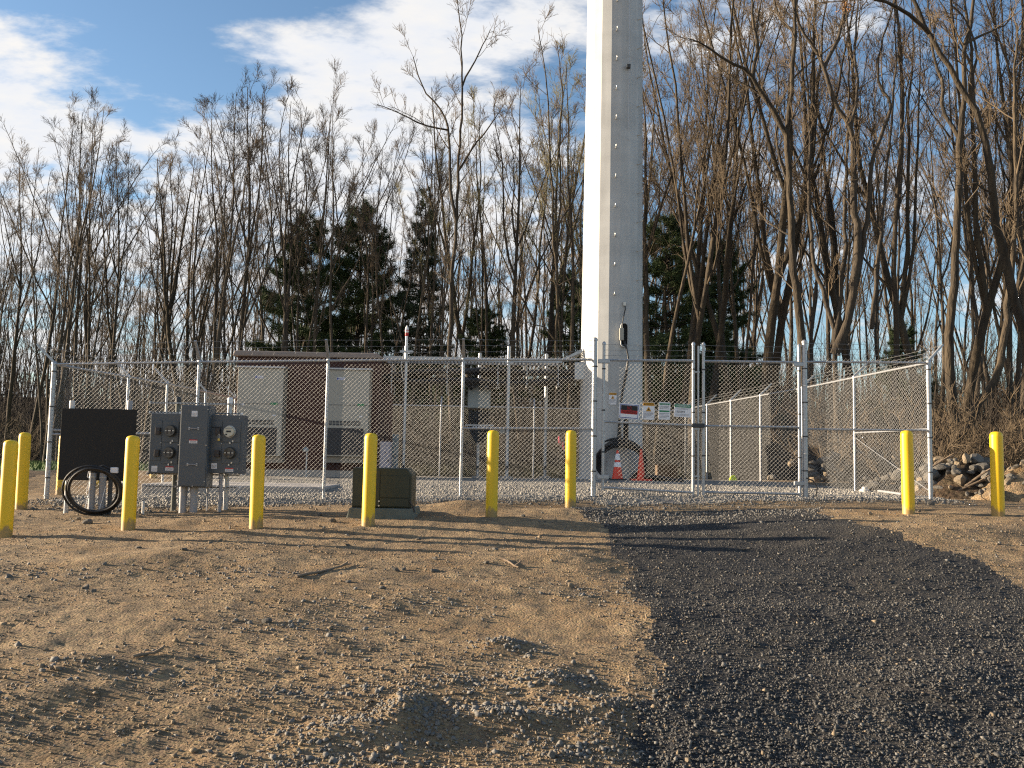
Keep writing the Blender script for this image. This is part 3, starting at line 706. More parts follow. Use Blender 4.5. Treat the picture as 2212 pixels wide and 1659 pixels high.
# ------------------------------------------------------------------ bollards
def bollard(p, h, label, r=.084, group='yellow bollards in front of the fence'):
    x, y = float(p[0]), float(p[1]); z = g(x, y)
    prof = [(r, -.3), (r, h - .075), (r * .985, h - .05), (r * .90, h - .022), (r * .68, h - .006), (r * .32, h + .002), (.004, h + .004)]
    o = MB().lathe((0, 0, 0), prof, 32).build('bollard', MT['yellow'], None, smooth=True)
    o.location = (x, y, z); o.rotation_euler = (random.uniform(-.008, .008), random.uniform(-.008, .008), random.uniform(0, 6))
    tag(o, label, 'bollard', group)
BL = ['yellow bollard cut by the left edge of the picture', 'yellow bollard left of the fence corner, set back behind the edge one',
      'yellow bollard in front of the right edge of the black board', 'yellow bollard just right of the grey meter cabinets',
      'yellow bollard standing in front of the green transformer', 'yellow bollard alone right of the transformer',
      'yellow bollard nearest the left gate post', 'yellow bollard in front of the right fence corner', 'yellow bollard beside the rock pile at far right']
for (px, py, d, h), lb in zip(BOLL, BL):
    bollard(at(px, py, d), float(at(px, py - 0, d)[2]) + h - g(float(at(px, py, d)[0]), d), lb)
for px, d, lb in ((132, 17.6, 'yellow bollard behind the mesh at the left edge of the black board'), (208, 19.6, 'yellow bollard seen under the black board between conduits'),
                  (331, 21.7, 'yellow bollard seen through mesh under the left meter cabinet'), (372, 23.5, 'yellow bollard half hidden behind the wooden meter post')):
    bollard(at(px, 1040, d), 1.12, lb, group='yellow bollards inside the fence')

# ------------------------------------------------------------------ fences
def chain_link(P0, P1, z0a, z0b, z1a, z1b, step=.072, r=.0015):
    """woven mesh between two plan points; bottom and top heights at both ends"""
    P0 = np.array(P0[:2], float); P1 = np.array(P1[:2], float); Lh = np.linalg.norm(P1 - P0); u = (P1 - P0) / Lh; nrm = np.array([-u[1], u[0]])
    n = max(2, int(Lh / (step / 2))); w = Lh / n; H = max(z1a - z0a, z1b - z0b); k = int(H / (step / 2)) + 1
    i = np.arange(n)[:, None]; j = np.arange(k + 1)[None, :]
    side = ((i + j) % 2)
    s = (i + side) * w; t = j / k * np.ones_like(i)
    off = .0025 * np.where(side == 1, 1.0, -1.0)
    zb = z0a + (z0b - z0a) * s / Lh; zt = z1a + (z1b - z1a) * s / Lh
    C = np.stack([P0[0] + u[0] * s + nrm[0] * off, P0[1] + u[1] * s + nrm[1] * off, zb + (zt - zb) * t], -1)       # n,k+1,3
    ring = np.array([(0, 0, 0)] * 3, float); V = np.zeros((n, k + 1, 3, 3))
    for q in range(3):
        a = 2 * math.pi * q / 3 + .5
        V[:, :, q, :] = C + np.array([nrm[0] * r * math.cos(a) + u[0] * r * math.sin(a) * 1.3, nrm[1] * r * math.cos(a) + u[1] * r * math.sin(a) * 1.3, 0])
    a = (np.arange(n)[:, None] * (k + 1) + np.arange(k)[None, :]) * 3
    F = np.stack([np.stack([a + q, a + (q + 1) % 3, a + 3 + (q + 1) % 3, a + 3 + q], -1) for q in range(3)], 2).reshape(-1, 4)
    return V.reshape(-1, 3), F
def barbed(pts, mb, r=.0026):
    mb.tube(pts, r, 4, caps=False)
    P = [Vector(p) for p in pts]
    for a, b in zip(P, P[1:]):
        L_ = (b - a).length; n = max(1, int(L_ / .30)); d = (b - a).normalized(); s = d.orthogonal().normalized(); t = d.cross(s)
        for i in range(n):
            c = a + (b - a) * ((i + .5) / n)
            for v in (s + t, s - t): mb.tube([c - v * .014 - d * .008, c + v * .014 + d * .008], .0018, 3, caps=False)
class Fence:
    def __init__(s, root): s.root = root
    def post(s, p, zb, zt, r=.027, cap=True, bands=0, ext=0, name='post'):
        x, y = float(p[0]), float(p[1])
        o = MB().tube([(x, y, zb - .15), (x, y, zt)], r, 14).build(name, MT['galv'], s.root, smooth=True)
        MB().lathe((x, y, zt), [(r + .006, -.03), (r + .006, .0), (r * .7, .022), (.004, .03)], 12).build('post_cap', MT['galv'], o, smooth=True)
        for k in range(bands):
            z = zb + .15 + (zt - ext - zb - .3) * k / max(1, bands - 1)
            MB().lathe((x, y, z), [(r + .002, -.012), (r + .007, -.010), (r + .007, .010), (r + .002, .012)], 12).build('tension_band', MT['seam'] if k % 2 else MT['galv'], o)
        return o
    def rail(s, a, b, r=.021, name='top_rail'):
        return MB().tube([a, b], r, 10).build(name, MT['galv'], s.root, smooth=True)
    def arm(s, p, z, out, up=.30):
        x, y = float(p[0]), float(p[1]); a = Vector((x, y, z)); b = a + Vector((out[0], out[1], up))
        dr = (b - a).normalized(); sd = dr.cross(Vector((0, 0, 1))).normalized() * .028; up_ = sd.cross(dr).normalized() * .02
        V = [a - sd - up_, a + sd - up_, a + sd + up_, a - sd + up_, b - sd * .7 - up_ * .7, b + sd * .7 - up_ * .7, b + sd * .7 + up_ * .7, b - sd * .7 + up_ * .7]
        MB().add(V, [(3, 2, 1, 0), (4, 5, 6, 7), (0, 1, 5, 4), (1, 2, 6, 5), (2, 3, 7, 6), (3, 0, 4, 7)]).build('barb_arm', MT['galv'], s.root)
        return a, b
    def mesh(s, segs):
        Vs = []; Fs = []; n = 0
        for sg in segs:
            V, F = chain_link(*sg); Vs.append(V); Fs.append(F + n); n += len(V)
        o = mesh_np('chain_link_mesh', np.vstack(Vs), np.vstack(Fs), MT['wire'], s.root); o['kind'] = 'stuff'
    def strands(s, arms, fr=(.33, .66, .97)):
        for f in fr:
            mb = MB(); pts = []
            for (a, b), (a2, b2) in zip(arms, arms[1:]):
                p = a.lerp(b, f); q = a2.lerp(b2, f); pts += [p, p.lerp(q, .5) - Vector((0, 0, .012))]
            pts.append(arms[-1][0].lerp(arms[-1][1], f)); barbed(pts, mb); mb.build('barbed_wire', MT['wire'], s.root)
def on_front(px):
    d0, d1 = np.array(L_C), np.array(R_C); r = ray(px, 930); k = r[0] / r[1]
    # point with x = k*y on the line d0->d1
    t = (k * d0[1] - d0[0]) / ((d1[0] - d0[0]) - k * (d1[1] - d0[1])); return d0 + (d1 - d0) * t
FDIR = (np.array(R_C) - np.array(L_C)); FDIR /= np.linalg.norm(FDIR); FANG = math.atan2(FDIR[1], FDIR[0])
def ztop(px, py): p = on_front(px); return float(at(px, py, p[1])[2])
OUT = .0
FB = [(109, 1090, 783, .038), (424, 1090, 778, .027), (704, 1085, 775, .027), (998, 1074, 773, .027), (1283, 1075, 773, .044)]
FBR = [(1739, 1073, 778, .044), (2008, 1076, 780, .038)]
def build_front(lst, label, gate_first, gate_last):
    pts = [on_front(px) for px, *_ in lst]; zb = [min(ztop(px, yb), g(*on_front(px)) + .03) for px, yb, yt, r in lst]; zt = [ztop(px, yt) for px, yb, yt, r in lst]
    c = pts[len(pts) // 2]; root = thing('chain_link_fence', label, 'fence', (float(c[0]), float(c[1]), g(*c))); f = Fence(root)
    arms = []
    for i, ((px, yb, yt, r), p) in enumerate(zip(lst, pts)):
        gate = (i == 0 and gate_first) or (i == len(lst) - 1 and gate_last); end = i in (0, len(lst) - 1)
        ext = .33 if gate else 0
        f.post(p, zb[i], zt[i] + ext, r, bands=8 if end else 0, ext=ext, name='gate_post' if gate else ('corner_post' if end else 'post'))
        if gate: a = Vector((p[0] , p[1] - r, zt[i] + .02)); arms.append((a, a + Vector((0, 0, .28))))
        elif end:
            sx = -1 if px < 1106 else 1; arms.append(f.arm(p, zt[i] + .0, (sx * .27, -.10 if sx < 0 else .02)))
        else: arms.append(f.arm(p, zt[i], (0.0, -.26)))
    segs = []
    for i in range(len(lst) - 1):
        a, b = pts[i], pts[i + 1]; o_ = -.03
        f.rail((a[0], a[1], zt[i] - .03), (b[0], b[1], zt[i + 1] - .03))
        if lst[i][0] < 200 or i == len(lst) - 2:
            f.rail((a[0], a[1], (zb[i] + zt[i]) / 2 - .02), (b[0], b[1], (zb[i + 1] + zt[i + 1]) / 2 - .02), .019, 'middle_rail')
        g0, g1 = g(*a), g(*b)
        segs.append(((a[0], a[1] - .032), (b[0], b[1] - .032), zb[i] - .01, zb[i + 1] - .01, zt[i] + .03, zt[i + 1] + .03))
        f.rail((a[0], a[1] - .03, zb[i] + .03), (b[0], b[1] - .03, zb[i + 1] + .03), .0035, 'tension_wire')
    f.mesh(segs)
    f.strands(arms)
    return pts, zb, zt
FL = build_front(FB, 'long chain link fence run left of the gate with barbed wire', False, True)
FR = build_front(FBR, 'short chain link fence bay right of the gate with a middle rail', True, False)
def build_side(pts, zt, hgt, label, out, brace=False, rails=True):
    n = len(pts); c = pts[n // 2]; root = thing('chain_link_fence', label, 'fence', (float(c[0]), float(c[1]), g(*c))); f = Fence(root); arms = []; segs = []
    zb = [g(*p) + .02 for p in pts]
    for i, p in enumerate(pts):
        if i > 0: f.post(p, zb[i], zt[i], .026)
        if i > 0: arms.append(f.arm(p, zt[i], out))
        else: a = Vector((p[0], p[1], zt[i])); arms.append((a, a + Vector((out[0], out[1], .30))))
    for i in range(n - 1):
        a, b = pts[i], pts[i + 1]
        f.rail((a[0], a[1], zt[i] - .03), (b[0], b[1], zt[i + 1] - .03))
        ox, oy = out[0] * .1, out[1] * .1
        segs.append(((a[0] + ox, a[1] + oy + (.03 if i == 0 else 0)), (b[0] + ox, b[1] + oy), zb[i] - .01, zb[i + 1] - .01, zt[i] + .03, zt[i + 1] + .03))
        if i == 0: f.rail((a[0], a[1], (zb[i] + zt[i]) / 2), (b[0], b[1], (zb[i + 1] + zt[i + 1]) / 2), .019, 'middle_rail')
    if brace: f.rail((pts[1][0] - .02, pts[1][1], (zb[1] + zt[1]) / 2 - .08), (pts[0][0] - .02, pts[0][1], zb[0] + .12), .006, 'truss_rod')
    f.mesh(segs); f.strands(arms)
lz = FL[2][0]
LEFT = [tuple(L_C), (-7.56, 18.2), (-7.5, 20.1), (-7.52, 22.7), (-7.62, 25.5), (-7.66, 28.4), (-7.7, 31.4)]
build_side(LEFT, [lz] + [lz + .0 + .02 * i for i in range(1, 7)], 2.3, 'left side chain link fence running back from the left corner', (-.28, 0))
rz = FR[2][1]
RIGHT = [tuple(R_C), (7.12, 19.2), (6.95, 22.1), (6.65, 24.7), (6.40, 27.0), (6.15, 29.1), (5.95, 31.6)]
build_side(RIGHT, [rz - .0 * i for i in range(7)], 2.3, 'right side chain link fence running back from the right corner', (.30, 0), brace=True)
BACK = [LEFT[-1]] + [(float(at(px, 950, 31.4)[0]), 31.4) for px in (748, 951, 1153, 1355)] + [RIGHT[-1]]
build_side(BACK, [float(at(px, 878 + .02 * (px - 1100), 31.4)[2]) for px in (620, 748, 951, 1153, 1355, 1483)], 2.3, 'back chain link fence along the far side of the yard', (0.0, .28))

# ------------------------------------------------------------------ double gate
def build_gate(pxa, pxb, yta, ytb, yba, ybb, yma, ymb, label, drop):
    a, b = on_front(pxa), on_front(pxb)
    za, zb_ = float(at(pxa, yta, a[1])[2]), float(at(pxb, ytb, b[1])[2]); ba, bb = float(at(pxa, yba, a[1])[2]), float(at(pxb, ybb, b[1])[2])
    ma, mb_ = float(at(pxa, yma, a[1])[2]), float(at(pxb, ymb, b[1])[2])
    root = thing('gate_leaf', label, 'gate', (float((a[0] + b[0]) / 2), float((a[1] + b[1]) / 2), min(ba, bb)), 'leaves of the double gate'); f = Fence(root)
    for p, zt, z0 in ((a, za, ba), (b, zb_, bb)):
        o = f.post(p, z0 + .10, zt + .30, .026, name='upright', bands=6, ext=.3)
    f.rail((a[0], a[1], za), (b[0], b[1], zb_), .023); f.rail((a[0], a[1], ma), (b[0], b[1], mb_), .021, 'middle_rail'); f.rail((a[0], a[1], ba), (b[0], b[1], bb), .023, 'bottom_rail')
    f.mesh([((a[0] + .03, a[1] - .028), (b[0] - .03, b[1] - .028), ba - .01, bb - .01, za + .02, zb_ + .02)])
    for k in range(3):
        mb = MB(); barbed([(a[0], a[1] - .03, za + .08 + k * .095), ((a[0] + b[0]) / 2, (a[1] + b[1]) / 2 - .03, (za + zb_) / 2 + .07 + k * .095), (b[0], b[1] - .03, zb_ + .08 + k * .095)], mb); mb.build('barbed_wire', MT['wire'], root)
    hx = a if not drop else a; side = -1 if drop else 1
    p = a if drop else b
    for zz in (ba + .18, za - .02):
        MB().box(p[0] - .10, p[0] + .10, p[1] - .035, p[1] + .035, zz - .035, zz + .035, None).build('hinge', MT['galv'], root, bevel=.008)
    if drop:
        x = b[0] + .085; y = b[1]
        dz = g(x, y)
        MB().tube([(x, y, dz - .02), (x, y, zb_ + .26)], .017, 8).build('drop_rod', MT['galv'], root, smooth=True)
        for zz in (bb + .28, mb_ - .06, zb_ - .2): MB().box(b[0], x + .02, y - .03, y + .03, zz - .012, zz + .012).build('rod_guide', MT['galv'], root)
        MB().box(b[0] - .03, b[0] + .19, y - .05, y + .03, mb_ - .035, mb_ + .035).build('latch', MT['seam'], root, bevel=.008)
    return a, b
build_gate(1303, 1497.5, 778, 779, 1053, 1064, 911, 919, 'left leaf of the chain link double gate, hung with four signs', True)
build_gate(1519.5, 1727, 780, 783, 1063, 1067, 920, 923, 'right leaf of the chain link double gate, without signs', False)

# ------------------------------------------------------------------ signs
def sign(px0, py0, px1, py1, label, tilt, draw, d=None, on=None):
    xm, ym = (px0 + px1) / 2, (py0 + py1) / 2
    if on is None:
        p = on_front(xm); d = float(p[1]) - .055; rot = FANG
    else:
        pp, nn = tower_on(xm, ym); d = float(pp.y) - .015; rot = math.atan2(nn.x, -nn.y)
    x0, x1, z0, z1 = fb(px0, py0, px1, py1, d); w = x1 - x0; h = z1 - z0; c = Vector(((x0 + x1) / 2, d, (z0 + z1) / 2))
    root = thing('warning_sign' if 'information' not in label else 'information_sign', label, 'sign', c)
    Mx = Matrix.Rotation(rot, 4, 'Z') @ Matrix.Rotation(math.radians(tilt), 4, 'Y')
    def rect(name, u0, v0, u1, v1, m, lay):
        mb = MB().box((u0 - .5) * w, (u1 - .5) * w, -.002 - lay * .002, -.0005 - lay * .002 + .0, (.5 - v1) * h, (.5 - v0) * h)
        return mb.build(name, m, root, M=Matrix.Translation(c) @ Mx)
    def tx(name, s_, u, v, wu, hv, m, lay):
        loc = c + Mx @ Vector(((u - .5) * w, -.0035 - lay * .002, (.5 - v) * h)); return text(name, s_, wu * w, hv * h, m, root, loc, Mx)
    def tri(name, u, v, s_, m, lay):
        y = -.003 - lay * .002; mb = MB().add([((u - .5) * w - s_ * w / 2, y, (.5 - v) * h - s_ * w * .4), ((u - .5) * w + s_ * w / 2, y, (.5 - v) * h - s_ * w * .4), ((u - .5) * w, y, (.5 - v) * h + s_ * w * .45)], [(0, 1, 2)])
        return mb.build(name, m, root, M=Matrix.Translation(c) @ Mx)
    mb = MB().box(-w / 2, w / 2, 0, .004, -h / 2, h / 2); mb.build('board', MT['sign_white'], root, bevel=.0015, M=Matrix.Translation(c) @ Mx)
    for u in (.06, .94):
        for v in (.05, .95):
            q = c + Mx @ Vector(((u - .5) * w, -.002, (.5 - v) * h)); MB().box(-.005, .005, -.004, .001, -.005, .005, Matrix.Translation(q)).build('tie', MT['galv'], root)
    draw(rect, tx, tri)
def d_no(rect, tx, tri):
    rect('border', .045, .06, .955, .95, MT['blue_print'], 0); rect('inner_border', .075, .10, .925, .905, MT['sign_white'], 1)
    rect('black_panel', .09, .12, .91, .44, MT['ink'], 2); rect('red_band', .09, .44, .91, .68, MT['red'], 2)
    tx('lettering', 'NO', .5, .285, .22, .22, MT['red'], 3); tx('lettering', 'TRESPASSING', .5, .56, .74, .16, MT['ink'], 3)
def lines(rect, rows):
    for v, u0_, u1_ in rows: rect('small_print', u0_, v, u1_, v + .022, MT['grey_print'], 0)
def d_caution(rect, tx, tri):
    rect('header', .02, .015, .98, .20, MT['amber'], 0); tx('lettering', 'CAUTION', .58, .11, .62, .105, MT['ink'], 1); tri('warning_triangle', .16, .11, .15, MT['ink'], 1)
    tri('warning_triangle', .5, .39, .46, MT['amber'], 0); tri('symbol', .5, .41, .20, MT['ink'], 1)
    lines(rect, [(.55, .08, .86), (.62, .06, .92), (.68, .06, .90), (.74, .06, .76), (.83, .06, .92), (.88, .06, .30)])
def d_white(rect, tx, tri):
    rect('green_band', .07, .06, .93, .155, MT['green_print'], 0); rect('green_band', .07, .47, .93, .56, MT['green_print'], 0)
    tx('lettering', 'NOTICE', .5, .11, .5, .05, MT['sign_white'], 1)
    lines(rect, [(.22, .08, .9), (.28, .1, .84), (.36, .1, .9), (.64, .08, .92), (.72, .08, .86), (.80, .08, .9), (.88, .1, .7)])
def d_info(rect, tx, tri):
    rect('header', .015, .02, .985, .26, MT['green_print'], 0); tx('lettering', 'INFORMATION', .5, .145, .78, .14, MT['sign_white'], 1)
    tx('lettering', '1303393', .36, .60, .52, .17, MT['ink'], 0)
    lines(rect, [(.32, .08, .92), (.39, .2, .8), (.78, .08, .9), (.86, .1, .86)])
sign(1337, 872, 1381, 905, 'red black and white no trespassing sign hung on the left gate leaf', 3.4, d_no)
sign(1388, 869, 1414, 906.5, 'amber topped caution sign hung on the gate beside the no trespassing sign', 1.2, d_caution)
sign(1422.5, 869, 1448, 906.5, 'white sign with two green bands hung on the gate', 1.2, d_white)
sign(1456, 873, 1493.5, 901, 'wide green topped information sign beside the gate centre', 2.6, d_info)
sign(1315, 848, 1332, 874, 'small amber topped caution sign fixed low on the monopole', 1.1, d_caution, on=1)

# ------------------------------------------------------------------ meter bank
def build_meters():
    D = 13.5; px2 = lambda zx: 291.4 + zx * .1634
    py2 = lambda zy: 853.9 + zy * .1634
    xg = float(at(430, 1000, D)[0]); zg = g(xg, D)
    root = thing('meter_bank', 'bank of dark grey electric meter cabinets on posts in front of the fence', 'meter bank', (xg, D, zg))
    def rect(x0, y0, x1, y1, d): return fb(px2(x0), py2(y0), px2(x1), py2(y1), d)
    def cab(x0, y0, x1, y1, d, depth, name):
        a = rect(x0, y0, x1, y1, d); o = MB().box(a[0], a[1], d, d + depth, a[2], a[3]).build(name, MT['meter_grey'], root, bevel=.008)
        return o, a
    dl = D - .02
    left, A = cab(192, 240, 592, 1030, dl, .20, 'meter_cabinet'); right, C = cab(982, 262, 1428, 1035, dl, .22, 'meter_cabinet')
    mid, B = cab(585, 130, 962, 1212, dl - .14, .30, 'main_cabinet')
    def on(o, x0, y0, x1, y1, d, th, name, m, bevel=0):
        a = rect(x0, y0, x1, y1, d); return MB().box(a[0], a[1], d - th, d - .001, a[2], a[3]).build(name, m, o, bevel=bevel)
    on(mid, 597, 142, 950, 1200, dl - .14, .012, 'cover', MT['meter_grey'], .004)
    for o, x0, x1 in ((left, 365, 580), (right, 1162, 1400)):
        on(o, x0, 345, x1, 618, dl, .012, 'meter_cover', MT['meter_grey'], .003); on(o, x0 - 10, 632, x1 - 10, 905, dl, .012, 'meter_cover', MT['meter_grey'], .003)
    for o, x0, x1 in ((left, 205, 352), (right, 1005, 1150)):
        on(o, x0, 330, x1, 860, dl, .008, 'breaker_cover', MT['meter_grey'], .003)
    for o, x, y, m in ((left, 485, 470, 'glass_dark'), (left, 468, 757, 'glass_dark'), (right, 1262, 480, 'meter_face'), (right, 1265, 762, 'glass_dark')):
        p = at(px2(x), py2(y), dl); c = (float(p[0]), float(p[2])); r = 72 * .1634 / FOC * dl
        ring = MB().disc_y(c, r + .008, dl - .03, dl - .012, 24).build('socket_ring', MT['galv' if m == 'meter_face' else 'seam'], o, smooth=True)
        MB().disc_y(c, r, dl - .085, dl - .03, 24, r * .93).build('meter_glass', MT[m], ring, smooth=True)
        if m == 'meter_face':
            MB().box(c[0] - .034, c[0] + .034, dl - .088, dl - .0855, c[1] - .012, c[1] + .012).build('display', MT['ink'], ring)
            MB().box(c[0] - .045, c[0] - .02, dl - .088, dl - .0855, c[1] - .055, c[1] - .035).build('mark', MT['ink'], ring)
            MB().box(c[0] - .05, c[0] + .05, dl - .088, dl - .0855, c[1] + .04, c[1] + .045).build('mark', MT['grey_print'], ring)
        else:
            MB().box(c[0] - r * .8, c[0] + r * .8, dl - .088, dl - .0855, c[1] - .006, c[1] + .006).build('socket_bar', MT['bolt'], ring)
            for sx in (-.4, .35): MB().box(c[0] + sx * r - .01, c[0] + sx * r + .01, dl - .088, dl - .0855, c[1] - .045, c[1] + .035).build('jaw', MT['breaker'], ring)
    for o, x, y in ((left, 312, 470), (left, 297, 762), (right, 1105, 480), (right, 1095, 770)):
        b = on(o, x - 32, y - 45, x + 32, y + 45, dl - .008, .045, 'breaker', MT['breaker'], .006)
        on(b, x - 12, y - 20, x + 14, y + 5, dl - .054, .012, 'switch', MT['seam'])
    for x, y in ((780, 438), (757, 913)):
        a = rect(x - 60, y - 18, x + 60, y + 18, dl - .152)
        zc = (a[2] + a[3]) / 2; y_ = dl - .153
        b = MB().tube([(a[0], y_, zc), (a[0], y_ - .035, zc), (a[1], y_ - .035, zc), (a[1], y_, zc)], .006, 6)
        b.box(a[0] - .012, a[0] + .012, y_ - .006, y_, a[2], a[3]).box(a[1] - .012, a[1] + .012, y_ - .006, y_, a[2], a[3]); b.build('handle', MT['galv'], mid)
    for o, x, y, w, h, d, red in ((mid, 790, 243, 78, 75, dl - .152, 0), (mid, 772, 610, 108, 50, dl - .152, 1), (left, 258, 970, 78, 75, dl, 0), (left, 457, 968, 108, 55, dl, 1), (right, 1048, 935, 75, 75, dl, 0), (right, 1247, 985, 108, 50, dl, 1)):
        lb = on(o, x - w / 2, y - h / 2, x + w / 2, y + h / 2, d, .004, 'label', MT['label'])
        if red: on(lb, x - w / 2, y - h / 2, x + w / 2, y - h / 2 + 13, d - .004, .002, 'red_strip', MT['red'])
        for q in range(3): on(lb, x - w * .4, y - h * .1 + q * h * .17, x + w * .38, y - h * .1 + q * h * .17 + 3, d - .004, .002, 'small_print', MT['grey_print'])
    # latches and screws
    for o, x, y in ((left, 475, 628), (left, 500, 602), (left, 445, 915), (left, 485, 885), (right, 1258, 630), (right, 1295, 608), (right, 1242, 920), (right, 1280, 892)):
        on(o, x - 9, y - 12, x + 9, y + 12, dl - .012, .014, 'hasp', MT['bolt'])
    for o, x, y in ((left, 208, 290), (left, 195, 625), (left, 348, 628), (left, 175, 965), (right, 1388, 303), (right, 1147, 640), (right, 1358, 975), (right, 1010, 300)):
        p = at(px2(x), py2(y), dl); MB().disc_y((float(p[0]), float(p[2])), .007, dl - .014, dl - .001, 8).build('screw', MT['bolt'], o)
    for x, y in ((610, 190), (975, 188), (583, 655), (950, 660), (558, 1135), (925, 1138), (765, 1200)):
        p = at(px2(x - 4), py2(y), dl - .14); MB().disc_y((float(p[0]), float(p[2])), .008, dl - .158, dl - .141, 8).build('screw', MT['bolt'], mid)
    on(right, 1025, 415, 1150, 430, dl - .008, .006, 'name_strip', MT['ink'])
    # posts, struts and conduits
    for zx, top, m, r, capm in ((540, 45, 'post_green', .036, 'seam'), (1228, 52, 'galv', .036, 'white')):
        p = at(px2(zx), py2(800), D + .26); x = float(p[0]); y = D + .26; zt = float(at(px2(zx), py2(top), y)[2]); gz = g(x, y)
        po = MB().tube([(x, y, gz - .3), (x, y, zt)], r, 12).build('post', MT[m], root, smooth=True)
        MB().lathe((x, y, zt - .06), [(r + .004, 0), (r + .006, .07), (r * .8, .085)], 12).build('post_cap', MT[capm], po, smooth=True)
    for y0_, y1_, x0_, x1_, capl in ((93, 122, 200, 1430, 1), (216, 240, 195, 600, 1), (228, 254, 1040, 1415, 1), (1036, 1056, 160, 1380, 1), (1200, 1222, 130, 1385, 0)):
        d = D + .19; a = fb(px2(x0_), py2((y0_ + y1_) / 2) - 1.6, px2(x1_), py2((y0_ + y1_) / 2) + 1.6, d)
        st = MB().box(a[0], a[1], d, d + .035, a[2], a[3]).build('strut', MT['galv'], root)
        sl = MB()
        n = int((a[1] - a[0]) / .05)
        for k in range(n): sl.box(a[0] + .012 + k * .05, a[0] + .038 + k * .05, d - .003, d + .004, a[2] + .006, a[3] - .006)
        sl.build('strut_slots', MT['hole'], st)
        for xx in (a[0], a[1]): MB().box(xx - .008, xx + .008, d - .006, d + .04, a[2] - .006, a[3] + .006).build('end_cap', MT['white'], st, bevel=.003)
    for zx, zy0, r, dd, m in ((640, 1212, .053, -.02, 'pvc'), (782, 1212, .053, -.02, 'pvc'), (1128, 1036, .026, .05, 'pvc'), (960, 1212, .011, .12, 'pvc'), (1188, 1036, .018, .2, 'galv')):
        y = D + dd; x = float(at(px2(zx), py2(1300), y)[0]); zt = float(at(px2(zx), py2(zy0), y)[2]); gz = g(x, y)
        c = MB().tube([(x, y, gz - .3), (x, y, zt + .01)], r, 16).build('conduit', MT[m], root, smooth=True)
        MB().lathe((x, y, zt - .07), [(r + .001, 0), (r + .006, .002), (r + .006, .07), (r + .001, .072)], 16).build('coupling', MT[m], c, smooth=True)
    # padlock is a thing of its own
    p = at(px2(1110), py2(580), dl - .06); x, y, z = map(float, p)
    lk = thing('padlock', 'brass padlock hanging below the right upper breaker', 'padlock', (x, y, z))
    MB().box(x - .017, x + .017, y - .012, y + .012, z - .026, z + .012).build('body', MT['brass'], lk, bevel=.004)
    MB().tube([(x - .012, y, z + .01), (x - .013, y, z + .06), (x, y, z + .075), (x + .013, y, z + .06), (x + .012, y, z + .01)], .004, 6).build('shackle', MT['galv'], lk, smooth=True)
build_meters()

def build_board():
    d = 13.35; x0, x1, z0, z1 = fb(129, 883, 291, 1038, d)
    zg = g((x0 + x1) / 2, d)
    root = thing('black_board', 'large blank black board mounted on posts at the left fence corner', 'board', ((x0 + x1) / 2, d, zg))
    MB().box(x0, x1, d, d + .03, z0, z1).build('panel', MT['blackboard'], root, bevel=.004)
    for px, m in ((152, 'pale_pvc'), (277, 'pvc')):
        x = float(at(px, 950, d + .08)[0]); zt = float(at(px, 867, d + .08)[2]); gz = g(x, d + .08)
        p = MB().tube([(x, d + .075, gz - .3), (x, d + .075, zt)], .034, 12).build('post', MT['galv'], root, smooth=True)
        MB().lathe((x, d + .075, zt - .11), [(.037, 0), (.039, .1), (.034, .12)], 12).build('post_cap', MT[m], p, smooth=True)
    for zz in (z0 + .15, z1 - .15): MB().box(x0 + .03, x1 - .03, d + .031, d + .042, zz - .02, zz + .02).build('strut', MT['galv'], root)
    # conduits rising from the ground in front
    for px, r, top, m, dd in ((199, .047, 1018, 'pvc', -.12), (221, .047, 1019, 'pvc', -.10), (238, .030, 1024, 'seam', -.06)):
        y = d + dd; x = float(at(px, 1060, y)[0]); zt = float(at(px, top, y)[2]); gz = g(x, y)
        o = MB().tube([(x, y, gz - .2), (x, y, zt)], r, 16).build('conduit', MT[m], None, smooth=True)
        tag(o, {199: 'grey conduit stub with a white string, left one inside the cable coil', 221: 'grey conduit stub, middle one inside the cable coil', 238: 'thin dark conduit stub, right one inside the cable coil'}[px], 'conduit', 'conduit stubs under the black board')
        if r > .04:
            MB().lathe((x, y, zt - .09), [(r + .001, 0), (r + .004, .003), (r + .004, .02), (r + .001, .023)], 16).build('strap', MT['galv'], o)
            MB().lathe((x, y, zt - .02), [(r + .001, 0), (r + .003, .02), (r * .3, .05)], 16).build('plug', MT['black'], o, smooth=True)
        if px == 199:
            pts = [(x - .04, y - .05, zt - .0), (x - .055, y - .05, zt - .08), (x - .02, y - .052, zt - .1), (x - .06, y - .05, zt - .3), (x - .02, y - .055, zt - .38), (x + .0, y - .055, zt - .15), (x - .035, y - .05, zt - .36), (x - .06, y - .05, zt - .5), (x - .05, y - .05, gz + .01)]
            MB().tube(pts, .006, 5).build('string', MT['white'], o, smooth=True)
        if px == 221:
            MB().tube([(x + .06, y - .04, zt - .2), (x + .03, y - .06, zt - .4), (x - .02, y - .06, gz)], .005, 5).build('string', MT['white'], o, smooth=True)
build_board()
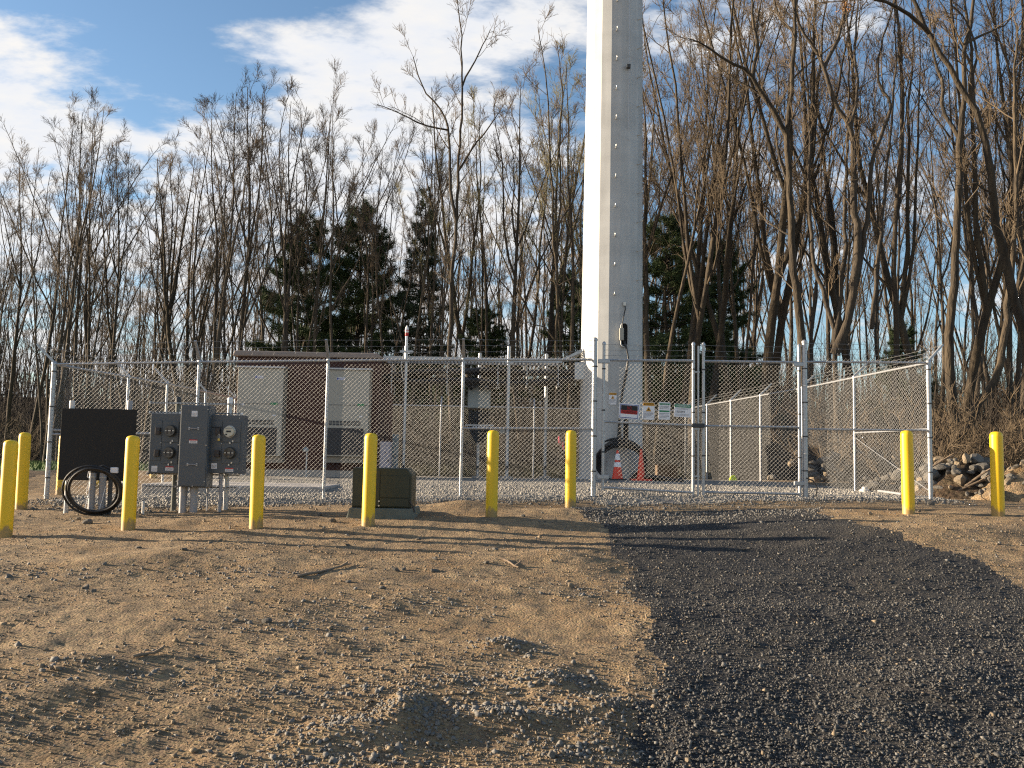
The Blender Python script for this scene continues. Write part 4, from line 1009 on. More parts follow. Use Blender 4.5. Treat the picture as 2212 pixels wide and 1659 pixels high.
def build_coil():
    d = 13.05; p = at(203, 1059, d); R = 52 / FOC * d; gz = g(float(p[0]), d)
    rx = 54 / FOC * d; rz_ = 47.5 / FOC * d
    root = thing('cable_coil', 'upright coil of black cable leaning on conduits below the black board', 'cable coil', (float(p[0]), d, gz))
    rr = np.random.default_rng(3)
    for k in range(9):
        c = Vector((float(p[0]) + rr.normal(0, .012), d + rr.normal(0, .02), float(p[2]) + rr.normal(0, .006)))
        s = 1 + rr.normal(0, .035); n = Vector((.12 + rr.normal(0, .03), -1, -.30 + rr.normal(0, .03)))
        pts = tube_circle(c, rx * s, 40, n, rz_ * s * 1.04)
        MB().tube(pts, .016, 8, closed=True).build('cable_loop', MT['black'], root, smooth=True)
    e = Vector((float(p[0]) + rx * .72, d - .05, float(p[2]) + rz_ * .95))
    MB().tube([Vector((float(p[0]), d - .02, float(p[2]) + rz_)), Vector((float(p[0]) + rx * .4, d - .05, float(p[2]) + rz_ * 1.12)), e], .014, 7).build('cable_end', MT['black'], root, smooth=True)
    MB().box(e.x - .01, e.x + .09, e.y - .03, e.y + .02, e.z - .05, e.z + .03).build('tag', MT['label'], root, bevel=.01)
build_coil()
def stub(px, py0, py1, d, r, label, name='pipe_stub', m='pale_pvc'):
    x = float(at(px, py1, d)[0]); z = g(x, d); zt = float(at(px, py0, d)[2])
    root = thing(name, label, 'pipe', (x, d, z))
    MB().tube([(x, d, z - .1), (x, d, zt)], r, 12).build('pipe', MT[m], root, smooth=True)
    MB().lathe((x, d, zt - .03), [(r + .003, 0), (r + .004, .03), (r * .6, .04)], 12).build('cap', MT[m], root, smooth=True)
stub(309, 1084, 1104, 13.3, .02, 'short white capped pipe stub left of the meter cabinets')

def build_transformer():
    d = 12.7; x0, x1, z0, z1 = fb(761, 1011, 889, 1097, d); D2 = .62; zg = g((x0 + x1) / 2, d)
    root = thing('transformer', 'low dark olive green transformer box on a grey pad', 'transformer', ((x0 + x1) / 2, d + .3, zg))
    c = .09
    prof = [(0, z0), (0, z1 - c * .2), (.03, z1), (D2 - .02, z1), (D2, z1 - .02), (D2, z0)]
    mb = MB(); V = []; n = 6
    xs = [(x0, 0), (x1 - c, 0), (x1, 1)]
    # body with the right upper corner cut away
    V = [(x0, z0), (x1, z0), (x1, z1 - c), (x1 - c * .75, z1), (x0, z1)]
    P = [(x, d, z) for x, z in V] + [(x, d + D2, z) for x, z in V]
    mb.add(P, [(0, 1, 2, 3, 4), (9, 8, 7, 6, 5)] + [((i + 1) % 5, i, 5 + i, 5 + (i + 1) % 5) for i in range(5)]).build('tank', MT['transformer'], root, bevel=.012)
    w = x1 - x0
    dr = MB().box(x0 + w * .475, x1 - .03, d - .014, d - .001, z0 + .14, z1 - .10).build('door', MT['transformer'], root, bevel=.004)
    dl_ = MB().box(x0 + .02, x0 + w * .465, d - .014, d - .001, z0 + .02, z1 - .03).build('door', MT['transformer'], root, bevel=.004)
    MB().box(x0 + w * .475, x1 - .03, d - .014, d - .001, z0 + .02, z0 + .13).build('sill_panel', MT['transformer'], root, bevel=.004)
    for zz in (z0 + .09, z0 + .03): MB().disc_y((x0 + w * .46, zz), .012, d - .03, d - .015, 8).build('bolt', MT['bolt'], root)
    MB().tube([(x0 + .13, d - .018, z1 - .14), (x0 + .14, d - .03, z1 - .17), (x0 + .19, d - .03, z1 - .17), (x0 + .2, d - .018, z1 - .14)], .008, 6).build('lifting_lug', MT['transformer'], dl_)
    px0, px1, pz0, pz1 = fb(744, 1096, 898, 1113, d - .15)
    V = [(px0, d - .15, zg - .1), (px1, d - .15, zg - .1), (px1, d + .9, zg - .1), (px0, d + .9, zg - .1), (px0 + .05, d - .10, z0 - .003), (px1 - .05, d - .10, z0 - .003), (px1 - .05, d + .85, z0 - .003), (px0 + .05, d + .85, z0 - .003)]
    MB().add(V, [(3, 2, 1, 0), (4, 5, 6, 7), (0, 1, 5, 4), (1, 2, 6, 5), (2, 3, 7, 6), (3, 0, 4, 7)]).build('pad', MT['transformer_pad'], root, bevel=.015)
    MB().tube([(x1 - .02, d - .03, z0 + .1), (x1 + .03, d - .05, z0 + .03), (x1 + .06, d - .06, z0 - .05)], .01, 6).build('ground_wire', MT['black'], root)
build_transformer()

# ------------------------------------------------------------------ cones, hoses and odds and ends in the yard
def cone(px, py0, py1, d, label, stripes, wide):
    x = float(at(px, 1000, d)[0]); z = g(x, d); h = float(at(px, py0, d)[2]) - z
    root = thing('traffic_cone', label, 'traffic cone', (x, d, z), 'traffic cones at the foot of the pole')
    rb, rt = .135 if stripes else .105, .028
    R = lambda t: rb + (rt - rb) * t
    MB().lathe((x, d, z + .03), [(R(0), 0), (R(1), h - .05), (R(1) * .7, h - .03)], 24).build('cone_body', MT['cone'], root, smooth=True)
    s = .19 if not wide else .24
    MB().box(x - s, x + s, d - s, d + s, z - .01, z + .03).build('base', MT['cone'] if wide else MT['black'], root, bevel=.01)
    if stripes:
        for a, b in ((.40, .56), (.63, .85)):
            MB().lathe((x, d, z + .03), [(R(a) + .001, a * h), (R(a) + .004, a * h + .003), (R(b) + .004, b * h - .003), (R(b) + .001, b * h)], 24).build('white_band', MT['white'], root, smooth=True)
cone(1334, 973, 1034, 22.6, 'orange traffic cone with two white bands at the foot of the monopole', True, False)
cone(1384.7, 971, 1034, 22.6, 'plain red orange traffic cone right of the banded cone', False, True)
def hose_coil():
    c0 = at(1345, 1032, 23.0); gz = g(float(c0[0]), 23.0)
    root = thing('conduit_coil', 'big black conduit coil propped against the pole behind the cones', 'conduit coil', (float(c0[0]), 23.0, gz))
    rr = np.random.default_rng(5)
    for k in range(11):
        R = .64 - .05 * (k % 3) + rr.normal(0, .04); y = 22.85 + .06 * k
        c = Vector((float(c0[0]) + rr.normal(0, .03) + .02 * (k % 4 - 2), y, gz + R * .72))
        pts = tube_circle(c, R, 44, (rr.normal(0, .16), -1, -.55 + rr.normal(0, .16)), R * rr.uniform(.86, 1.0))
        MB().tube(pts, .027, 8, closed=True).build('conduit_loop', MT['black'], root, smooth=True)
    o = None
    pts = [at(1372, 1032, 22.7), at(1400, 1027, 22.5), at(1430, 1029, 22.3), at(1458, 1032, 22.3), at(1474, 1036, 22.1)]
    for q in range(2):
        pp = [Vector((float(p[0]), float(p[1]) + q * .12, g(float(p[0]), float(p[1])) + .05 + .05 * math.sin(i * 1.3 + q))) for i, p in enumerate(pts)]
        o = MB().tube(pp, .055, 10).build('loose_conduit', MT['black'], None, smooth=True)
        tag(o, 'length of thick black conduit lying on the gravel right of the cones', 'conduit', 'loose black conduits on the gravel')
    # light cable draped over
    pts = [tower_on(1356, 958)[0] + Vector((0, -.1, 0)), Vector(at(1366, 962, 23.0)), Vector(at(1378, 972, 22.9)), Vector(at(1390, 992, 22.85)), Vector(at(1396, 1015, 22.8)), Vector(at(1398, 1032, 22.8))]
    o = MB().tube(pts, .016, 6).build('drooping_cable', MT['black'], None, smooth=True)
    tag(o, 'thin black cable arching from the lower pole opening to the ground', 'cable')
hose_coil()
def crate():
    d = 29.0; x0, x1, z0, z1 = fb(1420, 1003, 1464, 1024, d); zg = g((x0 + x1) / 2, d)
    root = thing('wooden_crate', 'low brown wooden crate on the ground near the back fence', 'crate', ((x0 + x1) / 2, d + .2, zg))
    n = 3
    for k in range(n):
        a = x0 + (x1 - x0) * k / n; b = x0 + (x1 - x0) * (k + 1) / n - .015
        MB().box(a, b, d, d + .03, zg, z1 - .02 * (k % 2)).build('plank', MT['wood'], root, bevel=.004)
        MB().box(a, b, d + .45, d + .48, zg, z1).build('plank', MT['wood'], root, bevel=.004)
    for x in (x0, x1 - .03): MB().box(x, x + .02, d + .031, d + .449, zg, z1 - .03).build('end_board', MT['wood'], root)
    MB().box(x0 + .021, x1 - .021, d + .031, d + .449, z1 - .09, z1 - .06).build('lid', MT['wood'], root)
crate()
def lime():
    d = 26.4; x = float(at(1583, 1027, d)[0]); z = g(x, d)
    V = [(x - .12, d - .08, z), (x + .13, d - .08, z), (x + .1, d + .1, z), (x - .1, d + .1, z), (x - .07, d - .03, z + .13), (x + .05, d - .03, z + .17), (x + .03, d + .05, z + .12), (x - .06, d + .05, z + .1)]
    o = MB().add(V, [(3, 2, 1, 0), (4, 5, 6, 7), (0, 1, 5, 4), (1, 2, 6, 5), (2, 3, 7, 6), (3, 0, 4, 7)]).build('plastic_bag', MT['lime'], None, bevel=.02)
    tag(o, 'small lime yellow plastic bag on the gravel by the right side fence', 'bag')
    o = MB().lathe((0, 0, 0), [(.10, 0), (.10, .05), (.055, .06), (.055, .10), (.03, .11)], 16)  .build('white_pipe_cap', MT['pale_pvc'], None, smooth=True)  # loose round pipe cap on the gravel, no drain below it
    d = 18.6; x = float(at(1868, 1063, d)[0]); o.location = (x, d, g(x, d)); tag(o, 'round white pipe cap on the gravel behind the right fence bay', 'pipe cap')
    a = at(1898, 1060, 17.9); b = at(1948, 1070, 16.7)
    pts = [(float(p[0]), float(p[1]), g(float(p[0]), float(p[1])) + .05) for p in (a, b)]
    o = MB().tube(pts, .024, 10).build('pale_pipe', MT['pvc'], None, smooth=True); tag(o, 'length of pale grey pipe lying on the gravel behind the right fence bay', 'pipe')
    p = at(1757, 1056, 16.0); z = g(float(p[0]), 16.0)
    c = Vector((float(p[0]), 16.0, z)); o = MB().tube([c + Vector((-.12, 0, .34)), c + Vector((-.02, -.03, .30)), c + Vector((.05, -.05, .18)), c + Vector((.03, -.05, .04)), c + Vector((-.03, -.04, -.02))], .013, 7).build('ground_cable', MT['black'], None, smooth=True)
    tag(o, 'short bent black cable at the foot of the right gate post', 'cable')
lime()
#@@PART2
# ------------------------------------------------------------------ loose stones on the ground
OCT_F = np.array([(0, 2, 4), (2, 1, 4), (1, 3, 4), (3, 0, 4), (2, 0, 5), (1, 2, 5), (3, 1, 5), (0, 3, 5)])
OCT_V = np.array([(1, 0, 0), (-1, 0, 0), (0, 1, 0), (0, -1, 0), (0, 0, 1), (0, 0, -1)], float)
CUB_V = np.array([(x, y, z) for x in (-.8, .8) for y in (-.8, .8) for z in (-.8, .8)], float)
CUB_F = np.array([(0, 1, 3), (0, 3, 2), (4, 6, 7), (4, 7, 5), (0, 4, 5), (0, 5, 1), (2, 3, 7), (2, 7, 6), (0, 2, 6), (0, 6, 4), (1, 5, 7), (1, 7, 3)])
def scatter(name, label, m, xs, ys, size, flat=.6, cube=False, sink=.15, rng=RNG):
    n = len(xs); BV, BF = (CUB_V, CUB_F) if cube else (OCT_V, OCT_F); k = len(BV)
    v = np.repeat(BV[None], n, 0) * (1 + rng.normal(0, .22, (n, k, 3))) + rng.normal(0, .12, (n, k, 3))
    sc = np.stack([size * rng.uniform(.75, 1.35, n), size * rng.uniform(.6, 1.1, n), size * flat * rng.uniform(.6, 1.3, n)], -1)
    v *= sc[:, None]
    q = rng.normal(0, 1, (n, 4)); q[:, 1:3] *= .35; q /= np.linalg.norm(q, axis=1)[:, None]; w, x, y, z = q.T
    Rm = np.stack([1 - 2 * (y * y + z * z), 2 * (x * y - z * w), 2 * (x * z + y * w), 2 * (x * y + z * w), 1 - 2 * (x * x + z * z), 2 * (y * z - x * w), 2 * (x * z - y * w), 2 * (y * z + x * w), 1 - 2 * (x * x + y * y)], -1).reshape(n, 3, 3)
    v = np.einsum('nij,nkj->nki', Rm, v)
    zz = G(xs, ys) + sc[:, 2] * (.5 - sink)
    v += np.stack([xs, ys, zz], -1)[:, None]
    F = (BF[None] + (np.arange(n) * k)[:, None, None]).reshape(-1, 3)
    o = mesh_np(name, v.reshape(-1, 3), F, MT[m]); tag(o, label, kind='stuff')
    return o
def sample(n, y0, y1, umin, umax, p=1.6, rng=RNG):
    """random ground places in a fan in front of the camera, denser near it"""
    t = rng.random(n); a = 1 - p
    y = (y0 ** a + t * (y1 ** a - y0 ** a)) ** (1 / a); u = rng.uniform(umin, umax, n)
    return u * y, y
def stones():
    # dark chips of the driveway
    x, y = sample(114000, 4.3, 16.2, -.12, .70, 1.5)
    jx = x + .26 * fbm(x * 2.4, y * 2.4, 40, 6) + RNG.normal(0, .13, x.shape) * np.where(RNG.random(x.shape) < .25, 2.6, 1); jy = y + .26 * fbm(x * 2.4, y * 2.4, 50, 6) + RNG.normal(0, .2, y.shape)
    k = in_poly(jx, jy, DRIVE) & (zone(x, y) != 2); x, y = x[k], y[k]
    s = np.clip(RNG.lognormal(math.log(.0068), .48, len(x)), .003, .022)
    big = RNG.random(len(x))
    a = big < .95
    scatter('millings_chips', 'loose dark asphalt chips covering the driveway', 'millings', x[a], y[a], s[a], .55)
    scatter('pale_chips', 'pale stone chips scattered over the dark driveway', 'pebble_grey', x[~a], y[~a], s[~a], .6)
    # light gravel of the yard
    x, y = sample(42000, 14.0, 21.5, -.55, .55, 1.5); k = (zone(x, y) == 2) & (y < 19 + 3 * RNG.random(len(x)) ** 2); x, y = x[k], y[k]
    s = np.clip(RNG.lognormal(math.log(.017), .3, len(x)), .008, .035)
    scatter('yard_gravel', 'light grey crushed stone covering the fenced yard', 'chips_light', x, y, s, .8)
    # grey apron between the yard and the soil
    x, y = sample(14000, 13.4, 16.2, -.52, .50, 1.2); k = (zone(x, y) == 0) & in_poly(x + RNG.normal(0, .25, len(x)), y + .5 + RNG.normal(0, .25, len(x)), GRAV); x, y = x[k], y[k]
    scatter('spilled_gravel', 'grey stone chips spilled along the foot of the fence', 'pebble_grey', x, y, np.clip(RNG.lognormal(math.log(.016), .35, len(x)), .007, .035), .75)
    x, y = sample(26000, 12.0, 15.6, .05, .40, 1.2); k = (zone(x, y) == 1) & (RNG.random(len(x)) < np.clip((y - 12.2) / 2.6, 0, 1) ** 1.6); x, y = x[k], y[k]
    scatter('mixed_gravel', 'grey crushed stone thinning out over the top of the driveway', 'pebble_grey', x, y, np.clip(RNG.lognormal(math.log(.012), .35, len(x)), .006, .028), .7)
    # pebbles on bare soil, in patches
    x, y = sample(95000, 4.2, 15.5, -.62, .62, 1.5)
    dens = fbm(x * .7, y * .9, 60, 4) + .25 * fbm(x * 4, y * 4, 66, 2); zz_ = zone(x, y); k = ((zz_ == 0) & (dens > RNG.normal(-.02, .26, len(x)))) | ((zz_ == 1) & (RNG.random(len(x)) < .05 + .5 * (zone(x + RNG.normal(-.12, .22, len(x)), y) == 0))); x, y = x[k], y[k]
    s = np.clip(RNG.lognormal(math.log(.0058), .55, len(x)), .0025, .028); a = RNG.random(len(x)) < .80
    scatter('soil_pebbles', 'brown pebbles strewn over the bare soil', 'pebble', x[a], y[a], s[a], .62)
    scatter('stone_chips', 'grey stone chips strewn over the bare soil', 'pebble_grey', x[~a], y[~a], s[~a] * 1.1, .62)
    # heaps of grey chips in the foreground
    X = []; Y = []
    for px, py, rx, ry, n in ((760, 1590, .45, .22, 340), (880, 1545, .30, .30, 300), (1090, 1550, .35, .16, 320), (1100, 1400, .28, .2, 240), (1200, 1480, .25, .2, 240), (1300, 1540, .35, .25, 200),
                              (1000, 1480, .6, .25, 260), (700, 1500, .6, .2, 160), (600, 1360, .8, .3, 200), (900, 1300, .8, .4, 200), (700, 1640, .4, .12, 240), (1250, 1620, .3, .15, 200), (200, 1450, .6, .2, 140), (1300, 1280, .4, .4, 140), (560, 1240, .9, .2, 160), (120, 1240, .7, .3, 170)):
        n = int(n * .62); gx, gy = ground_at(px, py); X.append(gx + RNG.normal(0, rx * .6, n)); Y.append(gy + RNG.normal(0, ry * .6, n))
    x = np.concatenate(X); y = np.concatenate(Y)
    scatter('chip_heaps', 'grey crushed stone turned up in small heaps in the soil', 'pebble_grey', x, y, np.clip(RNG.lognormal(math.log(.0092), .38, len(x)), .004, .021), .7, cube=True, sink=.25)
stones()

# ------------------------------------------------------------------ single rocks
def rock_mesh(seed, sub=2, squash=.7):
    import bmesh
    bm = bmesh.new(); bmesh.ops.create_icosphere(bm, subdivisions=sub, radius=1.0); rr = np.random.default_rng(seed)
    planes = [(rr.normal(0, 1, 3), rr.uniform(.55, .9)) for _ in range(9)]
    planes = [(p / np.linalg.norm(p), d) for p, d in planes]; s = rr.uniform(.75, 1.25, 3) * np.array([1, .85, squash])
    for v in bm.verts:
        c = np.array(v.co)
        for p, d in planes:
            e = c @ p - d
            if e > 0: c = c - p * e * .92
        v.co = Vector(c * s * (1 + rr.normal(0, .045)))
    me = bpy.data.meshes.new('rock'); bm.to_mesh(me); bm.free(); return me
ROCKS = [rock_mesh(100 + i, 2, random.uniform(.5, .95)) for i in range(12)]
for i, me in enumerate(ROCKS): me.materials.append(MT['rock' if i % 3 else 'rock_tan'])
def rock(x, y, z, s, label, name='rock', group=None, mesh=None, rng=random):
    o = bpy.data.objects.new(name, mesh or rng.choice(ROCKS)); COL.objects.link(o); o.location = (x, y, z)
    o.scale = (s * rng.uniform(.85, 1.2), s * rng.uniform(.8, 1.1), s * rng.uniform(.8, 1.1)); o.rotation_euler = (rng.uniform(-.35, .35), rng.uniform(-.35, .35), rng.uniform(0, 6.28))
    return tag(o, label, 'rock', group)
GR = [(575, 1348, 20, 'flat pale rock lying alone mid slope on the bare soil'), (191, 1130, 17, 'brown rock below the black cable coil, nearest the edge bollard'), (170, 1120, 10, 'small rock left of the brown one below the cable coil'),
      (187, 1265, 14, 'left one of two rocks side by side on the left slope'), (203, 1274, 11, 'upright right one of two rocks on the left slope'), (20, 1246, 14, 'pale rock near the left picture edge below the bollard'),
      (855, 1238, 14, 'left one of two pale rocks touching, right of centre slope'), (872, 1234, 10, 'smaller right one of two pale rocks touching'), (938, 1237, 16, 'rounded tan rock right of the touching pair'),
      (752, 1263, 12, 'tan rock alone below the transformer'), (826, 1276, 11, 'small pale flat rock below the touching pair'), (752, 1180, 9, 'small pale rock below the transformer bollard'), (398, 1200, 12, 'low rock between the second and third bollard'),
      (300, 1185, 11, 'low flat rock below the second bollard'), (1050, 1222, 13, 'long tan rock right of the rounded tan rock'), (940, 1212, 11, 'tan stone above the rounded tan rock'), (1070, 1190, 12, 'low stone below the lone bollard'),
      (1328, 1172, 10, 'rock at the left edge of the driveway top'), (950, 1545, 14, 'pale stone in front of the chip heap'), (1000, 1360, 8, 'small tan stone high on the bare slope near centre'), (1190, 1638, 20, 'brown stone at the bottom edge left of the driveway'),
      (1486, 1638, 13, 'tan stone at the bottom edge on the driveway'), (2114, 1640, 13, 'tan stone at the bottom edge far right'), (1660, 1610, 14, 'pale stone low on the driveway'), (1330, 1540, 14, 'pale flat slab at the driveway edge'),
      (2010, 1092, 16, 'grey rock between the two right bollards'), (1985, 1105, 9, 'small rock right of the corner bollard'), (1880, 1112, 10, 'small rock left of the corner bollard'), (60, 1290, 9, 'small stone at far left below the pale rock'),
      (425, 1420, 10, 'flat stone near the dead stick'), (800, 1450, 9, 'stone low centre left on the soil'), (620, 1445, 8, 'small stone beside the tyre marks'), (905, 1160, 9, 'small pale rock right of the transformer bollard foot'),
      (1130, 1120, 9, 'small rock beside the lone bollard foot'), (1190, 1265, 9, 'small rock above the driveway bend'), (690, 1115, 12, 'rock left of the transformer pad'), (720, 1128, 14, 'pale rock left of the transformer pad corner'), (700, 1140, 8, 'small rock before the transformer pad')]
for px, py, w, lb in GR:
    x, y = ground_at(px, py); s = w / FOC * y * .62; rock(x, y, g(x, y) + s * .25, s, lb, name='stone', group='single stones on the bare soil')
def rubble():
    rr = random.Random(11)
    # heaps: centre, radius x, radius y, height
    heaps = [((2095, 1045), 17.6, 1.15, 1.0, .72, 110, 'rocks of the shaded rubble heap'), ((2235, 1045), 16.6, 1.1, .9, .70, 85, 'rocks of the rubble heap at the right picture edge'),
             ((1800, 1015), 22.5, 1.3, 2.6, .95, 60, 'rocks heaped behind the right side fence'), ((1960, 1010), 19.5, 1.3, 1.3, .7, 45, 'rocks heaped behind the right side fence'), ((1690, 1000), 27.0, .9, 2.0, .8, 16, 'rocks heaped behind the right side fence')]
    lab = {'rocks of the shaded rubble heap': 'grey field stone in the rubble heap just right of the fence corner', 'rocks of the rubble heap at the right picture edge': 'tan field stone in the rubble heap at the right picture edge',
           'rocks heaped behind the right side fence': 'field stone in the rubble bank behind the right side fence'}
    for (px, py), d, rx, ry, h, n, grp in heaps:
        c = at(px, py, d); cx, cy = float(c[0]), d
        if 'behind' in grp: cx = max(cx, 8.9 if d < 22 else 8.4)
        for i in range(n):
            a = rr.uniform(0, 6.28); q = math.sqrt(rr.random()); x = cx + rx * q * math.cos(a); y = cy + ry * q * math.sin(a)
            if 'behind' in grp and x < 7.55: x = 7.55 + rr.random() * .6
            s = rr.uniform(.05, .15) * (1.7 if rr.random() < .14 else 1); z = g(x, y) + max(0, h * (1 - q * q)) * rr.uniform(.75, 1.0)
            rock(x, y, z, s, lab[grp], group=grp, rng=rr)
        if 'behind' in grp: continue
        V = []; F = []; n1, n2 = 9, 20
        for a in range(n1):
            for b in range(n2):
                q = a / (n1 - 1); th = 2 * math.pi * b / n2; x = cx + rx * 1.15 * q * math.cos(th); y = cy + ry * 1.15 * q * math.sin(th)
                if 'behind' in grp: x = max(x, 7.5)
                V.append((x, y, g(x, y) - .10 + h * .86 * (1 - q * q) * (1 + .2 * math.sin(5 * th + 3 * q))))
        for a in range(n1 - 1):
            for b in range(n2): F.append((a * n2 + b, a * n2 + (b + 1) % n2, (a + 1) * n2 + (b + 1) % n2, (a + 1) * n2 + b))
        o = MB().add(V, F).build('earth_mound', MT['dirt' if 'edge' in grp else 'leaf_litter'], None, smooth=True); tag(o, kind='structure')
    for i, (p, q, lb) in enumerate((((2010, 1010), (2060, 985), 'dead branch propped on the left of the shaded rubble heap'), ((2085, 1050), (2165, 998), 'long straight stick leaning over the rubble heap'), ((2070, 1060), (2150, 1030), 'forked grey stick lying before the rubble heap'),
                                    ((2100, 1062), (2160, 1040), 'pale stick lying low before the rubble heap'), ((2130, 1040), (2210, 1062), 'dead branch reaching to the right picture edge'))):
        a = at(*p, 16.9); b = at(*q, 16.9); a[2] = max(a[2], g(a[0], a[1]) + .02); m_ = (a + b) / 2 + np.array([0, -.05, .04])
        r = thing('fallen_branch', lb, 'branch', tuple(a)); MB().tube([a, m_, b], [.022, .02, .012], 6).build('limb', MT['stick'], r)
        MB().tube([m_, m_ + np.array([.15, -.1, .12]), m_ + np.array([.3, -.12, .13])], [.012, .009, .005], 5).build('side_shoot', MT['stick'], r)
rubble()
def sticks():
    for (p, q, r, lb) in (((285, 1432), (345, 1415), .012, 'dark crooked stick lying low left on the soil'), ((640, 1256), (760, 1222), .014, 'long thin stick lying on the slope left of centre'), ((1080, 1215), (1120, 1228), .012, 'short stick right of the long tan rock')):
        a = ground_at(*p); b = ground_at(*q); rt = thing('dead_stick', lb, 'stick', (a[0], a[1], g(*a)))
        pts = [(a[0] + (b[0] - a[0]) * t, a[1] + (b[1] - a[1]) * t + .03 * math.sin(5 * t), g(a[0] + (b[0] - a[0]) * t, a[1] + (b[1] - a[1]) * t) + .014) for t in np.linspace(0, 1, 6)]
        MB().tube(pts, [r, r * 1.1, r, r * .8, r * .7, r * .4], 6).build('limb', MT['stick'], rt)
        c = pts[4]; MB().tube([c, (c[0] + .05, c[1] + .04, c[2] + .03), (c[0] + .06, c[1] + .05, c[2] + .05)], [r * .9, r * .9, r * .5], 6).build('stub', MT['stick'], rt)
sticks()

# ------------------------------------------------------------------ trees
class Skel:
    """collects polylines (points, radii) and turns them into tubes, grouped by size for speed"""
    def __init__(s): s.b = {}
    def add(s, P, r, n): s.b.setdefault((len(P), n), []).append((np.asarray(P, np.float32), np.asarray(r, np.float32)))
    def mesh(s):
        Vs = []; Fs = []; off = 0
        for (K, n), L in s.b.items():
            P = np.stack([a for a, _ in L]); r = np.stack([b for _, b in L]); N = len(P)
            T = np.gradient(P, axis=1); T /= np.linalg.norm(T, axis=2, keepdims=True) + 1e-9
            ref = np.array([.35, .93, .1], np.float32); A = np.cross(T, ref); A /= np.linalg.norm(A, axis=2, keepdims=True) + 1e-9; B = np.cross(A, T)
            th = np.linspace(0, 2 * np.pi, n, endpoint=False)
            V = P[:, :, None] + r[:, :, None, None] * (A[:, :, None] * np.cos(th)[:, None] + B[:, :, None] * np.sin(th)[:, None])
            base = (np.arange(N)[:, None] * K + np.arange(K - 1)[None]) * n
            F = np.stack([np.stack([base + i, base + (i + 1) % n, base + n + (i + 1) % n, base + n + i], -1) for i in range(n)], 2).reshape(-1, 4) + off
            Vs.append(V.reshape(-1, 3)); Fs.append(F); off += N * K * n
        return np.vstack(Vs), np.vstack(Fs)
def unit(v): return v / (np.linalg.norm(v) + 1e-9)
def side_dir(rng, d, ang, up=.25):
    a = rng.normal(0, 1, 3); a = unit(a - d * (a @ d)); v = d * math.cos(ang) + a * math.sin(ang); v[2] += up; return unit(v)
def shoot(rng, p, d, L, K, wob, trop):
    P = [p]; seg = L / (K - 1)
    for k in range(K - 1):
        d = unit(d + rng.normal(0, wob, 3) + np.array([0, 0, trop])); P.append(P[-1] + d * seg)
    return np.array(P)
def taper(r0, r1, K, p=1.0): return r1 + (r0 - r1) * (1 - np.linspace(0, 1, K)) ** p
def twigs(rng, C, P, r, L, n1, n2, lo=.25):
    """two finer orders of shoots along one branch"""
    K = len(P)
    for i in range(n1):
        t = lo + (1 - lo) * (i + rng.random()) / n1; f = t * (K - 1); k = min(int(f), K - 2); p = P[k] + (P[k + 1] - P[k]) * (f - k); d = unit(P[k + 1] - P[k])
        l = L * rng.uniform(.6, 1.2) * (1.05 - .45 * t); q = shoot(rng, p, side_dir(rng, d, rng.uniform(.45, .9), .22), l, 4, .16, .07)
        C.add(q, taper(.0085, .0035, 4), 3)
        for j in range(n2):
            f = rng.uniform(.6, 2.95); k = int(f); pp = q[k] + (q[k + 1] - q[k]) * (f - k)
            C.add(shoot(rng, pp, side_dir(rng, unit(q[k + 1] - q[k]), rng.uniform(.4, .95), .18), l * rng.uniform(.35, .65), 3, .14, .06), taper(.0054, .0030, 3), 3)
def dress(rng, T, C, P, r, dens, lo, reach, ang=(.5, .85), fine=(6, 3), trop=.10):
    """limbs, branches and twigs along a stem polyline"""
    K = len(P); Ls = np.concatenate([[0], np.cumsum(np.linalg.norm(np.diff(P, axis=0), axis=1))]); tot = Ls[-1]
    n = max(2, int(dens * tot * (1 - lo)))
    for i in range(n):
        t = lo + (1 - lo) * (i + rng.random()) / n; s_ = t * tot; k = min(np.searchsorted(Ls, s_) - 1, K - 2); k = max(k, 0)
        fr = (s_ - Ls[k]) / (Ls[k + 1] - Ls[k] + 1e-9); p = P[k] + (P[k + 1] - P[k]) * fr; rr = r[k] + (r[k + 1] - r[k]) * fr
        l = reach * rng.uniform(.55, 1.15) * (1.12 - .62 * t); rl = min(rr * .5, .010 + .012 * l)
        q = shoot(rng, p, side_dir(rng, unit(P[k + 1] - P[k]), rng.uniform(*ang), .18), l, 6, .13, trop)
        (T if rl > .03 else C).add(q, taper(rl, .007, 6), 5 if rl > .03 else 4)
        m = max(2, int(l * 1.7))
        for j in range(m):
            f = rng.uniform(1.0, 4.95); kk = int(f); pp = q[kk] + (q[kk + 1] - q[kk]) * (f - kk)
            l2 = l * rng.uniform(.28, .5); b = shoot(rng, pp, side_dir(rng, unit(q[kk + 1] - q[kk]), rng.uniform(.45, .85), .2), l2, 5, .13, .09)
            C.add(b, taper(min(rl * .6, .014), .005, 5), 3); twigs(rng, C, b, None, max(.5, l2 * .62), fine[0], fine[1])
        twigs(rng, C, q[2:], None, max(.5, l * .3), fine[0], fine[1])
    twigs(rng, C, P[-4:], None, .7, fine[0], fine[1])
